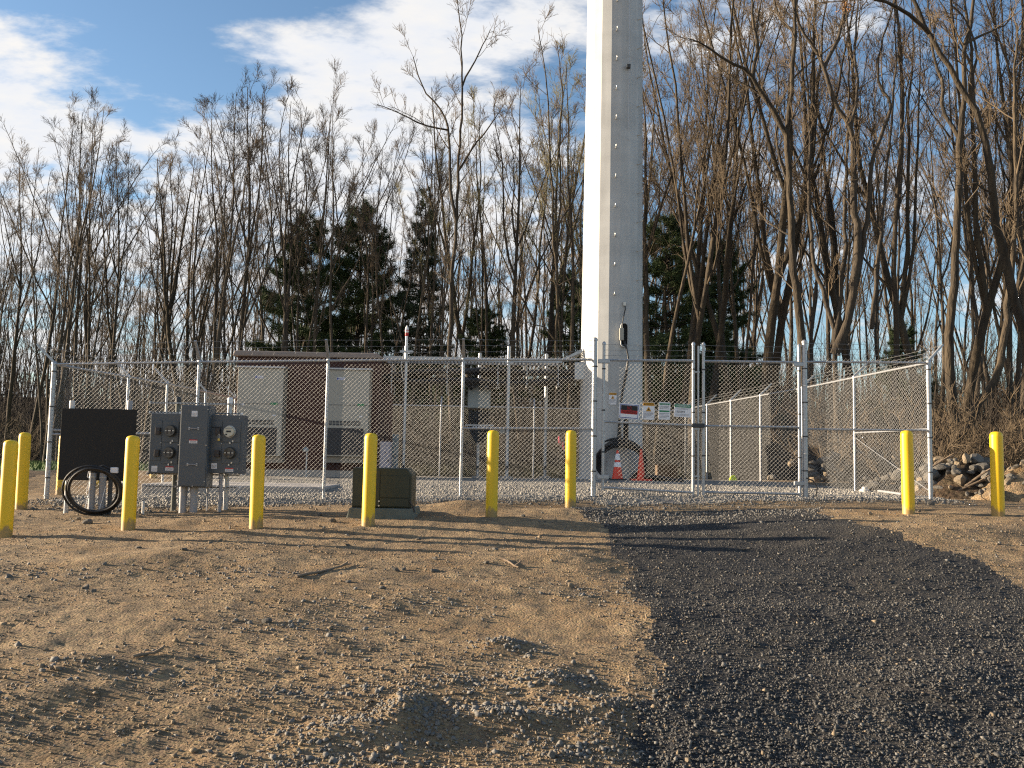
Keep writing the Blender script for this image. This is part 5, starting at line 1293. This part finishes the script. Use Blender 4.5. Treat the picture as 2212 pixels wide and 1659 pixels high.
def make_proto(seed, H, r0, stems, dens, lo, reach, lean, wob, ang, fine, name, mats):
    rng = np.random.default_rng(seed); T = Skel(); C = Skel()
    for s in range(stems):
        a = rng.uniform(0, 6.28) if stems == 1 else 6.28 * s / stems + rng.normal(0, .3); ln = lean * rng.uniform(.6, 1.3); h = H * (1 if s == 0 else rng.uniform(.72, .98)); K = 15
        d = unit(np.array([math.cos(a) * ln, math.sin(a) * ln, 1])); P = [np.array([.12 * math.cos(a) * (stems > 1), .12 * math.sin(a) * (stems > 1), -.25])]
        for k in range(K - 1):
            d = unit(d + rng.normal(0, wob, 3) * np.array([1, 1, .2]) + np.array([0, 0, .10 if ln > .15 else .05])); P.append(P[-1] + d * (h + .25) / (K - 1))
        P = np.array(P); r = taper(r0 * (1 if s == 0 else rng.uniform(.55, .85)), .012, K, 1.05); r[0] *= 1.35; r[1] *= 1.05
        T.add(P, r, 9); dress(rng, T, C, P, r, dens, lo, reach, ang, fine)
        # leaders that fork off and spread like a vase
        for fk in range(int(rng.integers(2, 5)) if stems == 1 else int(rng.integers(1, 3))):
            k = int(rng.integers(4, 9)); q = shoot(rng, P[k], side_dir(rng, unit(P[k + 1] - P[k]), rng.uniform(.30, .62), .12), (h - P[k][2]) * rng.uniform(.75, 1.0), 11, .075, .075); rq = taper(r[k] * rng.uniform(.55, .78), .011, 11)
            T.add(q, rq, 7); dress(rng, T, C, q, rq, dens * .8, .28, reach * .72, ang, fine)
    root = bpy.data.objects.new(name, None); COL.objects.link(root)
    V, F = T.mesh(); mesh_np('trunk', V, F, MT[mats[0]], root, smooth=True); V, F = C.mesh(); mesh_np('crown', V, F, MT[mats[1]], root)
    root['H'] = H
    return root
PROTO = [make_proto(21, 17, .125, 1, .85, .40, 3.2, .05, .035, (.40, .72), (6, 4), 'bare_tree', ('bark', 'twig')),
         make_proto(22, 17, .110, 1, .85, .45, 2.9, .08, .045, (.42, .75), (6, 4), 'bare_tree', ('bark', 'twig')),
         make_proto(23, 18, .120, 3, .55, .38, 2.8, .15, .036, (.40, .70), (6, 4), 'bare_tree', ('bark', 'twig')),
         make_proto(24, 16, .155, 2, .70, .34, 3.4, .20, .060, (.45, .85), (6, 4), 'bare_tree', ('bark_warm', 'twig_warm')),
         make_proto(25, 18, .150, 1, .90, .32, 3.6, .06, .060, (.45, .9), (6, 4), 'bare_tree', ('bark_warm', 'twig_warm')),
         make_proto(26, 15, .080, 1, .9, .32, 2.4, .10, .05, (.42, .8), (6, 4), 'bare_tree', ('bark', 'twig'))]
USED = set()
def place_tree(k, x, y, H, label, group, rz=None, lean=0.0):
    p = PROTO[k]
    if k in USED: o = copy_tree(p)
    else: USED.add(k); o = p
    s = H / p['H']; o.location = (x, y, g(x, y) - .05); o.scale = (s * random.uniform(.85, 1.1), s * random.uniform(.85, 1.1), s)
    o.rotation_euler = (random.uniform(-.03, .03), lean + random.uniform(-.04, .04), random.uniform(0, 6.28) if rz is None else rz)
    tag(o, label, 'tree', group); return o
def hz(px): return 994 + .0187 * (px - 1106)
# picture x of the trunk foot, distance, picture y of the top, kind
NEAR = [(-30, 40, 430, 2), (14, 46, 340, 0), (58, 44, 225, 1), (97, 38, 205, 2), (128, 40, 240, 0), (152, 46, 300, 5), (178, 40, 240, 2), (208, 44, 245, 1), (247, 41, 305, 0), (303, 45, 310, 3), (345, 43, 345, 5),
        (385, 49, 330, 4), (400, 41, 335, 3), (430, 40, 275, 1), (455, 37, 185, 0), (484, 38, 205, 2), (520, 39, 180, 0), (556, 47, 285, 5), (600, 36.5, 190, 1), (632, 38, 195, 2), (652, 43, 245, 5), (690, 38, 210, 0), (737, 37, 205, 1),
        (768, 44, 255, 5), (803, 40, 290, 2), (850, 38, 300, 1), (888, 37, 330, 5), (912, 42, 290, 0), (942, 36.5, 250, 2), (1036, 40, 200, 3), (1062, 39, 215, 2), (1096, 45, 235, 1), (1132, 37, 165, 0), (1167, 41, 80, 4), (1228, 38, 150, 2), (1252, 43, 170, 1),
        (1300, 41, 100, 0), (1412, 33, 10, 3), (1470, 35, -140, 2), (1502, 32.5, -180, 0), (1536, 34, -100, 2), (1602, 35, -140, 2), (1626, 33.5, -190, 0), (1684, 34, -190, 2),
        (1850, 34, -240, 0), (1917, 33, -240, 1), (1978, 32, -240, 0), (2097, 31, -280, 1), (2172, 32.5, -280, 2), (2206, 30, -280, 0), (2245, 34, -200, 1)]
DESC = {0: 'tall straight bare tree', 1: 'slender bare tree', 2: 'bare tree of several stems', 3: 'forked spreading bare tree', 4: 'wide limbed bare tree', 5: 'small thin bare tree'}
MARK = [(-100, 'at the left picture edge'), (60, 'behind the left fence corner'), (160, 'above the black board'), (300, 'above the meter cabinets'), (470, 'left of the shelter roof'), (560, 'above the left half of the shelter'), (690, 'above the right half of the shelter'),
        (830, 'behind the red and white lamp'), (930, 'right of the red and white lamp'), (1020, 'above the grey wall box'), (1110, 'left of the monopole'), (1200, 'close beside the left of the monopole'), (1280, 'hidden partly by the monopole'), (1395, 'close beside the right of the monopole'),
        (1490, 'above the gate centre'), (1560, 'above the right gate leaf'), (1640, 'left of the right gate post'), (1740, 'right of the right gate post'), (1850, 'above the right fence bay'), (1970, 'above the right fence corner'), (2070, 'above the rubble heap'), (2190, 'at the right picture edge')]
def mark(px): return [t for x, t in MARK if x <= px][-1]
seen = {}; BUDS = {}
for px, d, ty, k in NEAR:
    x = float(at(px, 950, d)[0]); z = g(x, d); H = 1.6 - z + (hz(px) - ty) / FOC * d * 1.02
    if px > 1380 and k in (0, 1, 2) and random.random() < .6: k = random.choice((3, 4, 2))
    tr = place_tree(k, x, d, H, '', 'bare trees of the near wood')
    if px in (942, 1062, 1096, 1167, 1228):
        for ch in tr.children:
            if ch.name.startswith('crown'):
                if k not in BUDS: BUDS[k] = ch.data.copy(); BUDS[k].materials[0] = MT['bud']
                ch.data = BUDS[k]
    base = f'{DESC[k]} {mark(px)}' + (', pale budding' if px in (942, 1062, 1096, 1167, 1228) else '')
    seen.setdefault(base, []).append((px, tr))
for base, L in seen.items():
    L.sort(key=lambda t: t[0])
    for i, (px, o) in enumerate(L): o['label'] = base if len(L) == 1 else base + [', leftmost of its kind there', ', right of its twin', ', third of its kind there', ', fourth there'][i]
rf = np.random.default_rng(9)
for i in range(66):
    px = -260 + 2760 * (i + rf.random()) / 66; d = rf.uniform(48, 74); ty = np.interp(px, [-300, 300, 700, 1200, 1400, 2500], [430, 470, 420, 330, 120, 60]) + rf.uniform(-60, 90)
    x = float(at(px, 950, d)[0]); z = g(x, d); H = 1.6 - z + (hz(px) - ty) / FOC * d
    place_tree(int(rf.choice([0, 1, 1, 2, 5])), x, d, H, 'thin bare tree far back in the wood behind the front row of trees', 'bare trees deep in the wood')
for i in range(72):
    px = -200 + 2620 * (i + rf.random()) / 72; d = rf.uniform(76, 100); ty = np.interp(px, [-300, 300, 700, 1200, 1400, 2500], [520, 540, 500, 450, 330, 300]) + rf.uniform(-60, 110)
    x = float(at(px, 950, d)[0]); z = g(x, d); H = 1.6 - z + (hz(px) - ty) / FOC * d
    place_tree(int(rf.choice([0, 1, 2, 3, 5])), x, d, H, 'faint thin bare tree in the farthest row, deep in the wood', 'bare trees deep in the wood')
for px, d, ty, k in ((-420, 38, 200, 3), (-300, 42, 260, 1), (-160, 39, 330, 0), (-90, 44, 380, 2), (2330, 30, -250, 4), (2420, 34, -220, 2), (2540, 31, -240, 3)):
    x = float(at(px, 950, d)[0]); H = (hz(px) - ty) / FOC * d
    place_tree(k, x, d, H, 'bare tree standing just outside the picture at the wood edge', 'bare trees beside the view')

# trees whose limbs can be followed one by one
def hero(label, d, stems, seed, dens, reach, mats, name='bare_tree', fine=(5, 3), swing=1.0, lo=.25):
    """stems: (picture points, foot width, tip width in picture units, depth bend)"""
    PTS = []; rng = np.random.default_rng(seed); T = Skel(); C = Skel(); foot = at(*stems[0][0][0], d); fx, fy = float(foot[0]), d; fz = g(fx, fy)
    for i, (pts, w0, w1, bend) in enumerate(stems):
        n = len(pts); P = []
        d0 = d; anchor = None
        if i and PTS:
            A = np.vstack(PTS); rel = A - EYE; sx = CX + FOC * (rel @ R_) / (rel @ F_); sy = CY - FOC * (rel @ U_) / (rel @ F_)
            k = int(np.argmin((sx - pts[0][0]) ** 2 + (sy - pts[0][1]) ** 2))
            if (sx[k] - pts[0][0]) ** 2 + (sy[k] - pts[0][1]) ** 2 < 40 ** 2: anchor = A[k]; d0 = float(anchor[1])
        for j, (px, py) in enumerate(pts): P.append(at(px, py, d0 + bend * (j / (n - 1)) ** 1.3))
        P = np.array(P)
        if anchor is not None: P[0] = anchor
        if i == 0 and P[0][2] > fz: P = np.vstack([[P[0][0], P[0][1], fz - .3], P])
        # smooth to a dense curve
        Ls = np.concatenate([[0], np.cumsum(np.linalg.norm(np.diff(P, axis=0), axis=1))]); K = max(8, min(36, int(Ls[-1] / .38))); q = np.linspace(0, Ls[-1], K)
        Q = np.stack([np.interp(q, Ls, P[:, c]) for c in range(3)], -1); Q[1:-1] = (Q[:-2] + 2 * Q[1:-1] + Q[2:]) / 4; Q[1:-1] += rng.normal(0, .018, Q[1:-1].shape)
        PTS.append(np.stack([np.interp(np.linspace(0, 1, K * 6), np.linspace(0, 1, K), Q[:, c]) for c in range(3)], -1))
        r = taper(w0 * .44 / FOC * d, max(w1 * .30 / FOC * d, .012), K, .9)
        if i == 0: r[0] *= 1.25
        T.add(Q, r, 10); dress(rng, T, C, Q, r, dens, lo if i else max(lo, .35), reach, (.5, .95), fine, .07)
    root = thing(name, label, 'tree', (fx, fy, fz))
    V, F = T.mesh(); mesh_np('trunk', V, F, MT[mats[0]], root, smooth=True); V, F = C.mesh(); mesh_np('crown', V, F, MT[mats[1]], root)
zr = lambda L: [(1466.6 + x * .4901, y * .4901) for x, y in L]
zc = lambda L: [(745.5 + x * .4901, y * .4901) for x, y in L]
WARM = ('bark_warm', 'twig_warm')
hero('large bare tree right of the gate post with a limb sweeping left', 27.5, [
    (zr([(552, 1620), (545, 1500), (520, 1300), (500, 1150), (492, 900), (482, 700), (470, 590), (482, 500), (495, 450), (500, 300), (515, 150), (510, 60), (505, -150)]), 25, 8, .5),
    (zr([(470, 600), (450, 530), (400, 470), (345, 400), (335, 320), (250, 285), (170, 250), (110, 185), (40, 170)]), 15, 4, -1.2),
    (zr([(335, 330), (350, 230), (330, 100), (318, 0), (300, -150)]), 10, 4, .6), (zr([(508, 130), (470, 120), (440, 80), (420, 0), (400, -120)]), 9, 3, 1.0),
    (zr([(455, 820), (440, 700), (425, 600), (440, 420), (420, 200)]), 7, 3, 1.2)], 31, .8, 2.3, WARM)
hero('bare tree of many crowded stems right of the right gate post', 29.5, [
    (zr([(690, 1600), (680, 1430), (640, 1300), (590, 1150), (580, 1000), (572, 800), (580, 600), (562, 300), (540, 50)]), 15, 4, 1.0),
    (zr([(700, 1500), (715, 1250), (735, 1050), (722, 950), (738, 800), (745, 600), (750, 350), (740, 50)]), 12, 4, .2),
    (zr([(745, 1560), (752, 1400), (770, 1250), (792, 1100), (770, 900), (772, 700), (770, 570), (740, 540), (690, 470), (660, 370), (632, 280), (600, 200), (560, 170), (530, 120), (500, 0)]), 24, 7, -.8),
    (zr([(772, 570), (790, 400), (775, 200), (790, 0)]), 9, 4, .8), (zr([(640, 300), (660, 260), (690, 200), (712, 130), (740, 20), (755, -80)]), 11, 5, .6),
    (zr([(765, 1400), (800, 1150), (832, 950), (852, 700), (890, 600), (930, 500), (945, 430), (882, 400), (870, 330), (890, 200), (925, 80), (960, -20)]), 15, 5, .5),
    (zr([(850, 1450), (870, 1200), (900, 900), (930, 600), (960, 250), (945, 0)]), 10, 4, 1.5)], 32, .55, 2.4, ('bark', 'twig_warm'))
hero('tall bare tree above the right fence corner, forking high up', 24.5, [
    ([(2067, 985), (2058, 914), (2055, 855), (2048, 790)] + zr([(1195, 1400), (1215, 1200), (1232, 950), (1237, 700), (1235, 600), (1252, 520), (1262, 400), (1250, 250), (1290, 100), (1300, -40), (1310, -200)]), 27, 8, .3),
    (zr([(1232, 610), (1200, 560), (1150, 450), (1180, 370), (1130, 300), (1110, 150), (1098, -20)]), 11, 4, 1.2), (zr([(1300, 200), (1360, 140), (1430, 120), (1480, 60)]), 8, 3, .9), (zr([(1240, 800), (1290, 650), (1330, 600)]), 6, 3, .8)], 33, .7, 2.4, WARM)
hero('large leaning bare tree at the right arching over toward the left', 22.0, [
    ([(2262, 960), (2250, 860), (2235, 790)] + zr([(1535, 1500), (1480, 1350), (1452, 1150), (1402, 1030), (1380, 850), (1360, 700), (1342, 560), (1272, 430), (1200, 310), (1120, 200), (1105, 130), (1060, 80), (1030, 20), (1015, -90)]), 30, 12, -.5),
    (zr([(1100, 150), (1060, 110), (1010, 60), (942, 10), (850, -8), (760, -40)]), 12, 5, -1.2), (zr([(1332, 520), (1300, 450), (1285, 390), (1312, 300), (1310, 160), (1262, 90), (1200, 20)]), 9, 4, .7), (zr([(1380, 860), (1300, 800), (1230, 820)]), 5, 2, -.8)], 34, .5, 1.6, WARM)
hero('curved bare tree bowed to the right behind the rubble heap', 23.0, [
    ([(2084, 985), (2090, 914), (2112, 868), (2143, 837), (2161, 796), (2170, 737), (2174, 678), (2186, 580), (2198, 430), (2190, 250), (2196, 50)], 22, 6, .6), ([(2172, 720), (2200, 620), (2230, 480), (2250, 300)], 10, 4, .8)], 35, .7, 2.2, WARM)
hero('tallest slim bare tree left of the monopole with two upright forks', 33.5, [
    ([(985, 1010), (976, 940), (974, 878)] + zc([(460, 1600), (465, 1400), (472, 1200), (490, 1050), (492, 970), (500, 700), (515, 500), (520, 380), (510, 250), (516, 150), (500, 60), (492, -20)]), 14, 3, 0),
    (zc([(490, 980), (466, 850), (460, 700), (455, 570), (440, 500), (380, 440), (335, 380), (300, 250)]), 9, 3, .6), (zc([(500, 760), (560, 640), (640, 560), (700, 460)]), 6, 2, -.8), (zc([(455, 570), (350, 555), (250, 500), (140, 460)]), 5, 2, -.8), (zc([(516, 380), (580, 250), (640, 130)]), 5, 2, .8)], 36, .85, 2.0, ('bark', 'twig'))
hero('slim pale barked bare tree with pink survey tape low on its trunk', 32.8, [
    ([(1212, 1010), (1208, 963), (1205, 906), (1200, 849), (1202, 792), (1200, 735), (1205, 678)] + zc([(935, 1300), (922, 1100), (915, 900), (905, 700), (900, 500), (880, 300), (850, 120)]), 10, 3, 0),
    (zc([(930, 1150), (950, 900), (945, 650), (960, 400), (930, 180)]), 6, 2, .6), (zc([(935, 1500), (880, 1440), (800, 1420)]), 4, 2, -.5)], 37, .9, 2.0, ('bark_warm', 'twig_warm'))
hero('thin pale sapling right of the right fence corner', 20.5, [([(2023, 1000), (2018, 920), (2010, 850), (2006, 800), (2010, 740)], 5, 1.5, 0)], 38, 1.2, .9, WARM, fine=(3, 2))
def tape():
    for px, py, h, lb in ((1208, 950, 18, 'upper'), (1216, 962, 10, 'lower')):
        d = 32.6; p = at(px, py, d); x, y, z = map(float, p)
        o = MB().tube([(x - .01, y, z + .12), (x, y - .01, z), (x + .03, y - .02, z - .16)], .035 if lb == 'upper' else .03, 8).build('survey_tape', MT['tape'], None)
        tag(o, f'pink survey tape, the {lb} of two strips tied round the pale trunk', 'tape')
tape()

# evergreens
def evergreen(name, seed, H, R, whorl, per, tuft, blade, m, droop, bare, top):
    rng = np.random.default_rng(seed); T = Skel(); tips = []
    K = 12; P = np.stack([rng.normal(0, .05, K), rng.normal(0, .05, K), np.linspace(-.2, H, K)], -1); T.add(P, taper(.035 + H * .012, .015, K), 8)
    z = bare
    while z < H * .99:
        t = (z - bare) / (H - bare); prof = ((1 - t) ** top) * min(1, .45 + t * 3.0)
        for k in range(per):
            a = rng.uniform(0, 6.28); l = R * prof * rng.uniform(.55, 1.15) + .25; d = unit(np.array([math.cos(a), math.sin(a), droop + .5 * t + rng.normal(0, .1)]))
            q = shoot(rng, np.array([0, 0, z + rng.normal(0, .1)]), d, l, 6, .08, .02); T.add(q, taper(.012 + .012 * l, .006, 6), 4)
            n = max(2, int(l * tuft))
            for j in range(n):
                f = 5 * (rng.uniform(.28, 1) ** .8); kk = min(int(f), 4); p = q[kk] + (q[kk + 1] - q[kk]) * (f - kk)
                sd = unit(np.array([-d[1], d[0], 0]) * rng.choice([-1, 1]) + d * .7 + np.array([0, 0, rng.normal(.05, .2)])); ls = l * .30 * rng.uniform(.3, 1.1) * (1.2 - f / 6)
                tips.append((p + sd * ls, unit(sd + np.array([0, 0, .15])))); tips.append((p + sd * ls * .5, sd))
        z += whorl * rng.uniform(.7, 1.25)
    tips_p = np.array([a for a, _ in tips]); tips_d = np.array([b for _, b in tips]); n = len(tips_p); B = blade[0]
    d = tips_d[:, None] * .75 + rng.normal(0, .55, (n, B, 3)); d /= np.linalg.norm(d, axis=2, keepdims=True)
    s = np.cross(d, rng.normal(0, 1, (n, B, 3))); s /= np.linalg.norm(s, axis=2, keepdims=True); L = blade[1] * rng.uniform(.6, 1.2, (n, B, 1)); w = blade[2]
    o0 = tips_p[:, None] + rng.normal(0, .05, (n, B, 3)); V = np.stack([o0 - s * w, o0 + s * w, o0 + d * L], 2).reshape(-1, 3); F = np.arange(len(V)).reshape(-1, 3)
    root = bpy.data.objects.new(name, None); COL.objects.link(root); root['H'] = H
    TV, TF = T.mesh(); mesh_np('trunk', TV, TF, MT['bark'], root, smooth=True); mesh_np('crown', V, F, MT[m], root)
    return root
PINE = evergreen('pine_tree', 51, 12, 3.5, .50, 7, 11.0, (13, .32, .013), 'needle', .0, .25, .55)
SPRUCE = evergreen('spruce_tree', 52, 13, 2.5, .34, 7, 8.5, (11, .24, .013), 'spruce', -.22, .8, .95)
FIRST = {}
def put_evergreen(proto, px, d, top, label, wid=1.0, rz=0):
    if proto.name in FIRST: o = copy_tree(proto)
    else: FIRST[proto.name] = 1; o = proto
    x = float(at(px, 950, d)[0]); z = g(x, d); H = 1.6 - z + (hz(px) - top) / FOC * d; s = H / proto['H']
    o.location = (x, d, z - .05); o.scale = (s * wid, s * wid, s); o.rotation_euler = (0, random.uniform(-.04, .04), rz); tag(o, label, 'evergreen', 'evergreens in the wood')
put_evergreen(PINE, 655, 43, 462, 'broad dark pine, left one of the pair above the shelter', .86, .5)
put_evergreen(PINE, 760, 44, 440, 'broad dark pine, right one of the pair above the shelter', .92, 2.4)
put_evergreen(SPRUCE, 892, 42, 385, 'narrow pointed spruce right of the pine pair', .8, 1.0)
put_evergreen(PINE, 1030, 40, 665, 'small dark bushy pine above the grey wall box', 1.15, 3.0)
put_evergreen(PINE, 1445, 39, 470, 'dark pine just right of the monopole', 1.0, 4.0)
put_evergreen(PINE, 1545, 41, 520, 'dark pine behind bare stems above the gate centre', .95, 5.2)
put_evergreen(PINE, 1225, 46, 590, 'dark pine glimpsed left of the monopole', .8, 1.7)
put_evergreen(SPRUCE, 1560, 46, 640, 'short dark spruce deep behind the gate centre', 1.0, 2.2)
put_evergreen(PINE, 1960, 50, 700, 'small pale green pine deep in the wood at right', .9, .2)

# ------------------------------------------------------------------ undergrowth and the far wood
def underbrush():
    rng = np.random.default_rng(61); C = Skel(); n = 39000
    px = rng.uniform(-350, 2600, n); d = 33.5 + rng.random(n) ** 1.3 * 34; k = (px > 1990) & (rng.random(n) < .22); d[k] = rng.uniform(22, 34, k.sum())
    k2 = (px < 60) & (rng.random(n) < .3); d[k2] = rng.uniform(33, 44, k2.sum())
    x = (px - CX) / FOC * d; k = ~((x < -9.8) & (d < 57)); px, d, x = px[k], d[k], x[k]; n = len(x); z = G(x, d); clump = fbm(x * .35, d * .35, 70, 3)
    h = np.clip(2.1 + 2.6 * clump + rng.normal(0, .8, n), .4, 4.6) * np.where(d > 42, 2.0, 1.0)
    for i in range(n):
        p = np.array([x[i], d[i], z[i] - .05]); dr = unit(np.array([rng.normal(0, .5), rng.normal(0, .5), 1])); C.add(shoot(rng, p, dr, h[i], 3, .30, -.05), taper(.012, .005, 3), 3)
        if i % 2 == 0: C.add(shoot(rng, p + dr * h[i] * .4, side_dir(rng, dr, .8), h[i] * .5, 3, .25, 0), taper(.007, .003, 3), 3)
    V, F = C.mesh(); tag(mesh_np('underbrush', V, F, MT['brush']), 'tangled leafless brown underbrush filling the floor of the wood', kind='stuff')
    C = Skel(); n = 4200
    px = rng.uniform(-500, 2800, n); d = rng.uniform(66, 112, n); x = (px - CX) / FOC * d; z = G(x, d)
    for i in range(n):
        H = rng.uniform(3, 9) * (1.4 if rng.random() < .2 else 1); p = np.array([x[i], d[i], z[i] - .1]); r = rng.uniform(.03, .10); q = shoot(rng, p, unit(np.array([rng.normal(0, .12), 0, 1])), H, 4, .08, .04); C.add(q, taper(r, .015, 4), 3)
        for j in range(3):
            b = q[1 + j % 3]; C.add(shoot(rng, b, side_dir(rng, np.array([0, 0, 1.0]), rng.uniform(.5, 1.0), .2), H * rng.uniform(.25, .5), 3, .15, .06), taper(.02, .008, 3), 3)
    V, F = C.mesh(); tag(mesh_np('far_wood', V, F, MT['brush']), 'far bare wood that closes the view behind the nearer trees', kind='stuff')
underbrush()
def weeds():
    rng = np.random.default_rng(63)
    def blades(name, label, m, pts, hmin, hmax, w):
        n = len(pts); x, y = pts[:, 0], pts[:, 1]; z = G(x, y); h = rng.uniform(hmin, hmax, n); a = rng.uniform(0, 6.28, n); ln = rng.uniform(.1, .6, n)
        V = np.stack([np.stack([x - w * np.cos(a), y - w * np.sin(a), z - .01], -1), np.stack([x + w * np.cos(a), y + w * np.sin(a), z - .01], -1), np.stack([x + h * ln * np.sin(a * 3), y + h * ln * np.cos(a * 2), z + h], -1)], 1).reshape(-1, 3)
        tag(mesh_np(name, V, np.arange(len(V)).reshape(-1, 3), MT[m]), label, kind='stuff')
    P = np.stack([rng.uniform(-34, -10.5, 22000), rng.uniform(23, 57, 22000)], -1)
    blades('grass', 'strip of green lawn beyond the left fence corner', 'grass', P, .08, .25, .025)
    P = np.stack([rng.uniform(-8, 7, 9000), 31.7 + rng.random(9000) ** 1.5 * 5], -1); P = P[fbm(P[:, 0] * .5, P[:, 1] * .5, 80, 3) > -.1]
    blades('dry_weeds', 'dry yellow green weeds along the back fence', 'dry_grass', P, .1, .6, .012)
weeds()
def shrubs():
    rng = np.random.default_rng(64); C = Skel()
    for k in range(16):
        q = shoot(rng, np.zeros(3), unit(np.array([rng.normal(0, .6), rng.normal(0, .6), 1])), rng.uniform(1.2, 2.4), 6, .18, -.04); C.add(q, taper(.014, .004, 6), 4); twigs(rng, C, q, None, .7, 7, 3)
    V, F = C.mesh(); root = bpy.data.objects.new('bare_shrub', None); COL.objects.link(root); mesh_np('twigs', V, F, MT['twig_warm'], root)
    spots = [(1905, 24, 'behind the right side fence, nearest the gate post'), (1990, 21.5, 'just right of the right fence corner'), (2050, 20, 'on the left flank of the shaded rubble heap'), (2120, 21, 'behind the shaded rubble heap'), (2190, 20, 'at the right edge above the rubble'), (1790, 27, 'behind the right side fence, left of the pale trunks'), (2160, 24, 'deep behind the right rubble heap'), (1690, 33, 'beyond the back right corner of the yard'), (1420, 34, 'behind the back fence right of the pole'), (1120, 33.5, 'behind the back fence below the bridge'), (930, 34, 'behind the back fence right of the shelter'), (60, 40, 'at the lawn edge far left'), (-10, 35, 'at the left picture edge beyond the lawn')]
    for i, (px, d, lb) in enumerate(spots):
        o = root if i == 0 else copy_tree(root); x = float(at(px, 980, d)[0]); s = rng.uniform(.8, 1.35); o.location = (x, d, g(x, d) - .05); o.scale = (s, s, s * rng.uniform(.8, 1.2)); o.rotation_euler = (0, 0, rng.uniform(0, 6.28))
        tag(o, 'leafless brown shrub ' + lb, 'shrub', 'bare shrubs around the yard')
shrubs()
def leaf_bunch():
    d = 21.4; c = at(1826, 12, d); rng = np.random.default_rng(5); n = 120; P = np.array(c) + rng.normal(0, 1, (n, 3)) * np.array([.10, .10, .12]); a = rng.normal(0, 1, (n, 3)); a /= np.linalg.norm(a, axis=1)[:, None]; b = np.cross(a, rng.normal(0, 1, (n, 3))); b /= np.linalg.norm(b, axis=1)[:, None]
    V = np.stack([P - a * .03, P + b * .025, P + a * .05], 1).reshape(-1, 3); o = mesh_np('leaf_clump', V, np.arange(3 * n).reshape(-1, 3), MT['lead']); tag(o, 'clump of dry orange brown leaves hanging from a high branch', 'leaf clump', kind='stuff')
leaf_bunch()
def house():
    d = 78; x0, x1, z0, z1 = fb(1618, 808, 1660, 900, d); zb = g((x0 + x1) / 2, d)
    root = thing('house', 'white house with a grey roof glimpsed between trunks behind the right gate leaf', 'house', ((x0 + x1) / 2, d, zb)); w = x1 - x0
    MB().box(x0, x1, d, d + 8, zb - .5, z1 - .6).build('wall', MT['siding'], root)
    V = [(x0 - .3, d - .3, z1 - .6), (x1 + .3, d - .3, z1 - .6), ((x0 + x1) / 2, d - .3, z1 + .9), (x0 - .3, d + 8.3, z1 - .6), (x1 + .3, d + 8.3, z1 - .6), ((x0 + x1) / 2, d + 8.3, z1 + .9)]
    MB().add(V, [(0, 1, 2), (5, 4, 3), (0, 2, 5, 3), (1, 4, 5, 2), (0, 3, 4, 1)]).build('roof', MT['roof_grey'], root)
    for u, v in ((.25, 1.6), (.7, 1.6)):
        f = MB().box(x0 + w * u - .4, x0 + w * u + .4, d - .03, d - .004, z1 - v - 1.2, z1 - v).build('window', MT['white'], root); MB().box(x0 + w * u - .32, x0 + w * u + .32, d - .04, d - .031, z1 - v - 1.12, z1 - v - .08).build('pane', MT['hole'], f)
house()
# ------------------------------------------------------------------
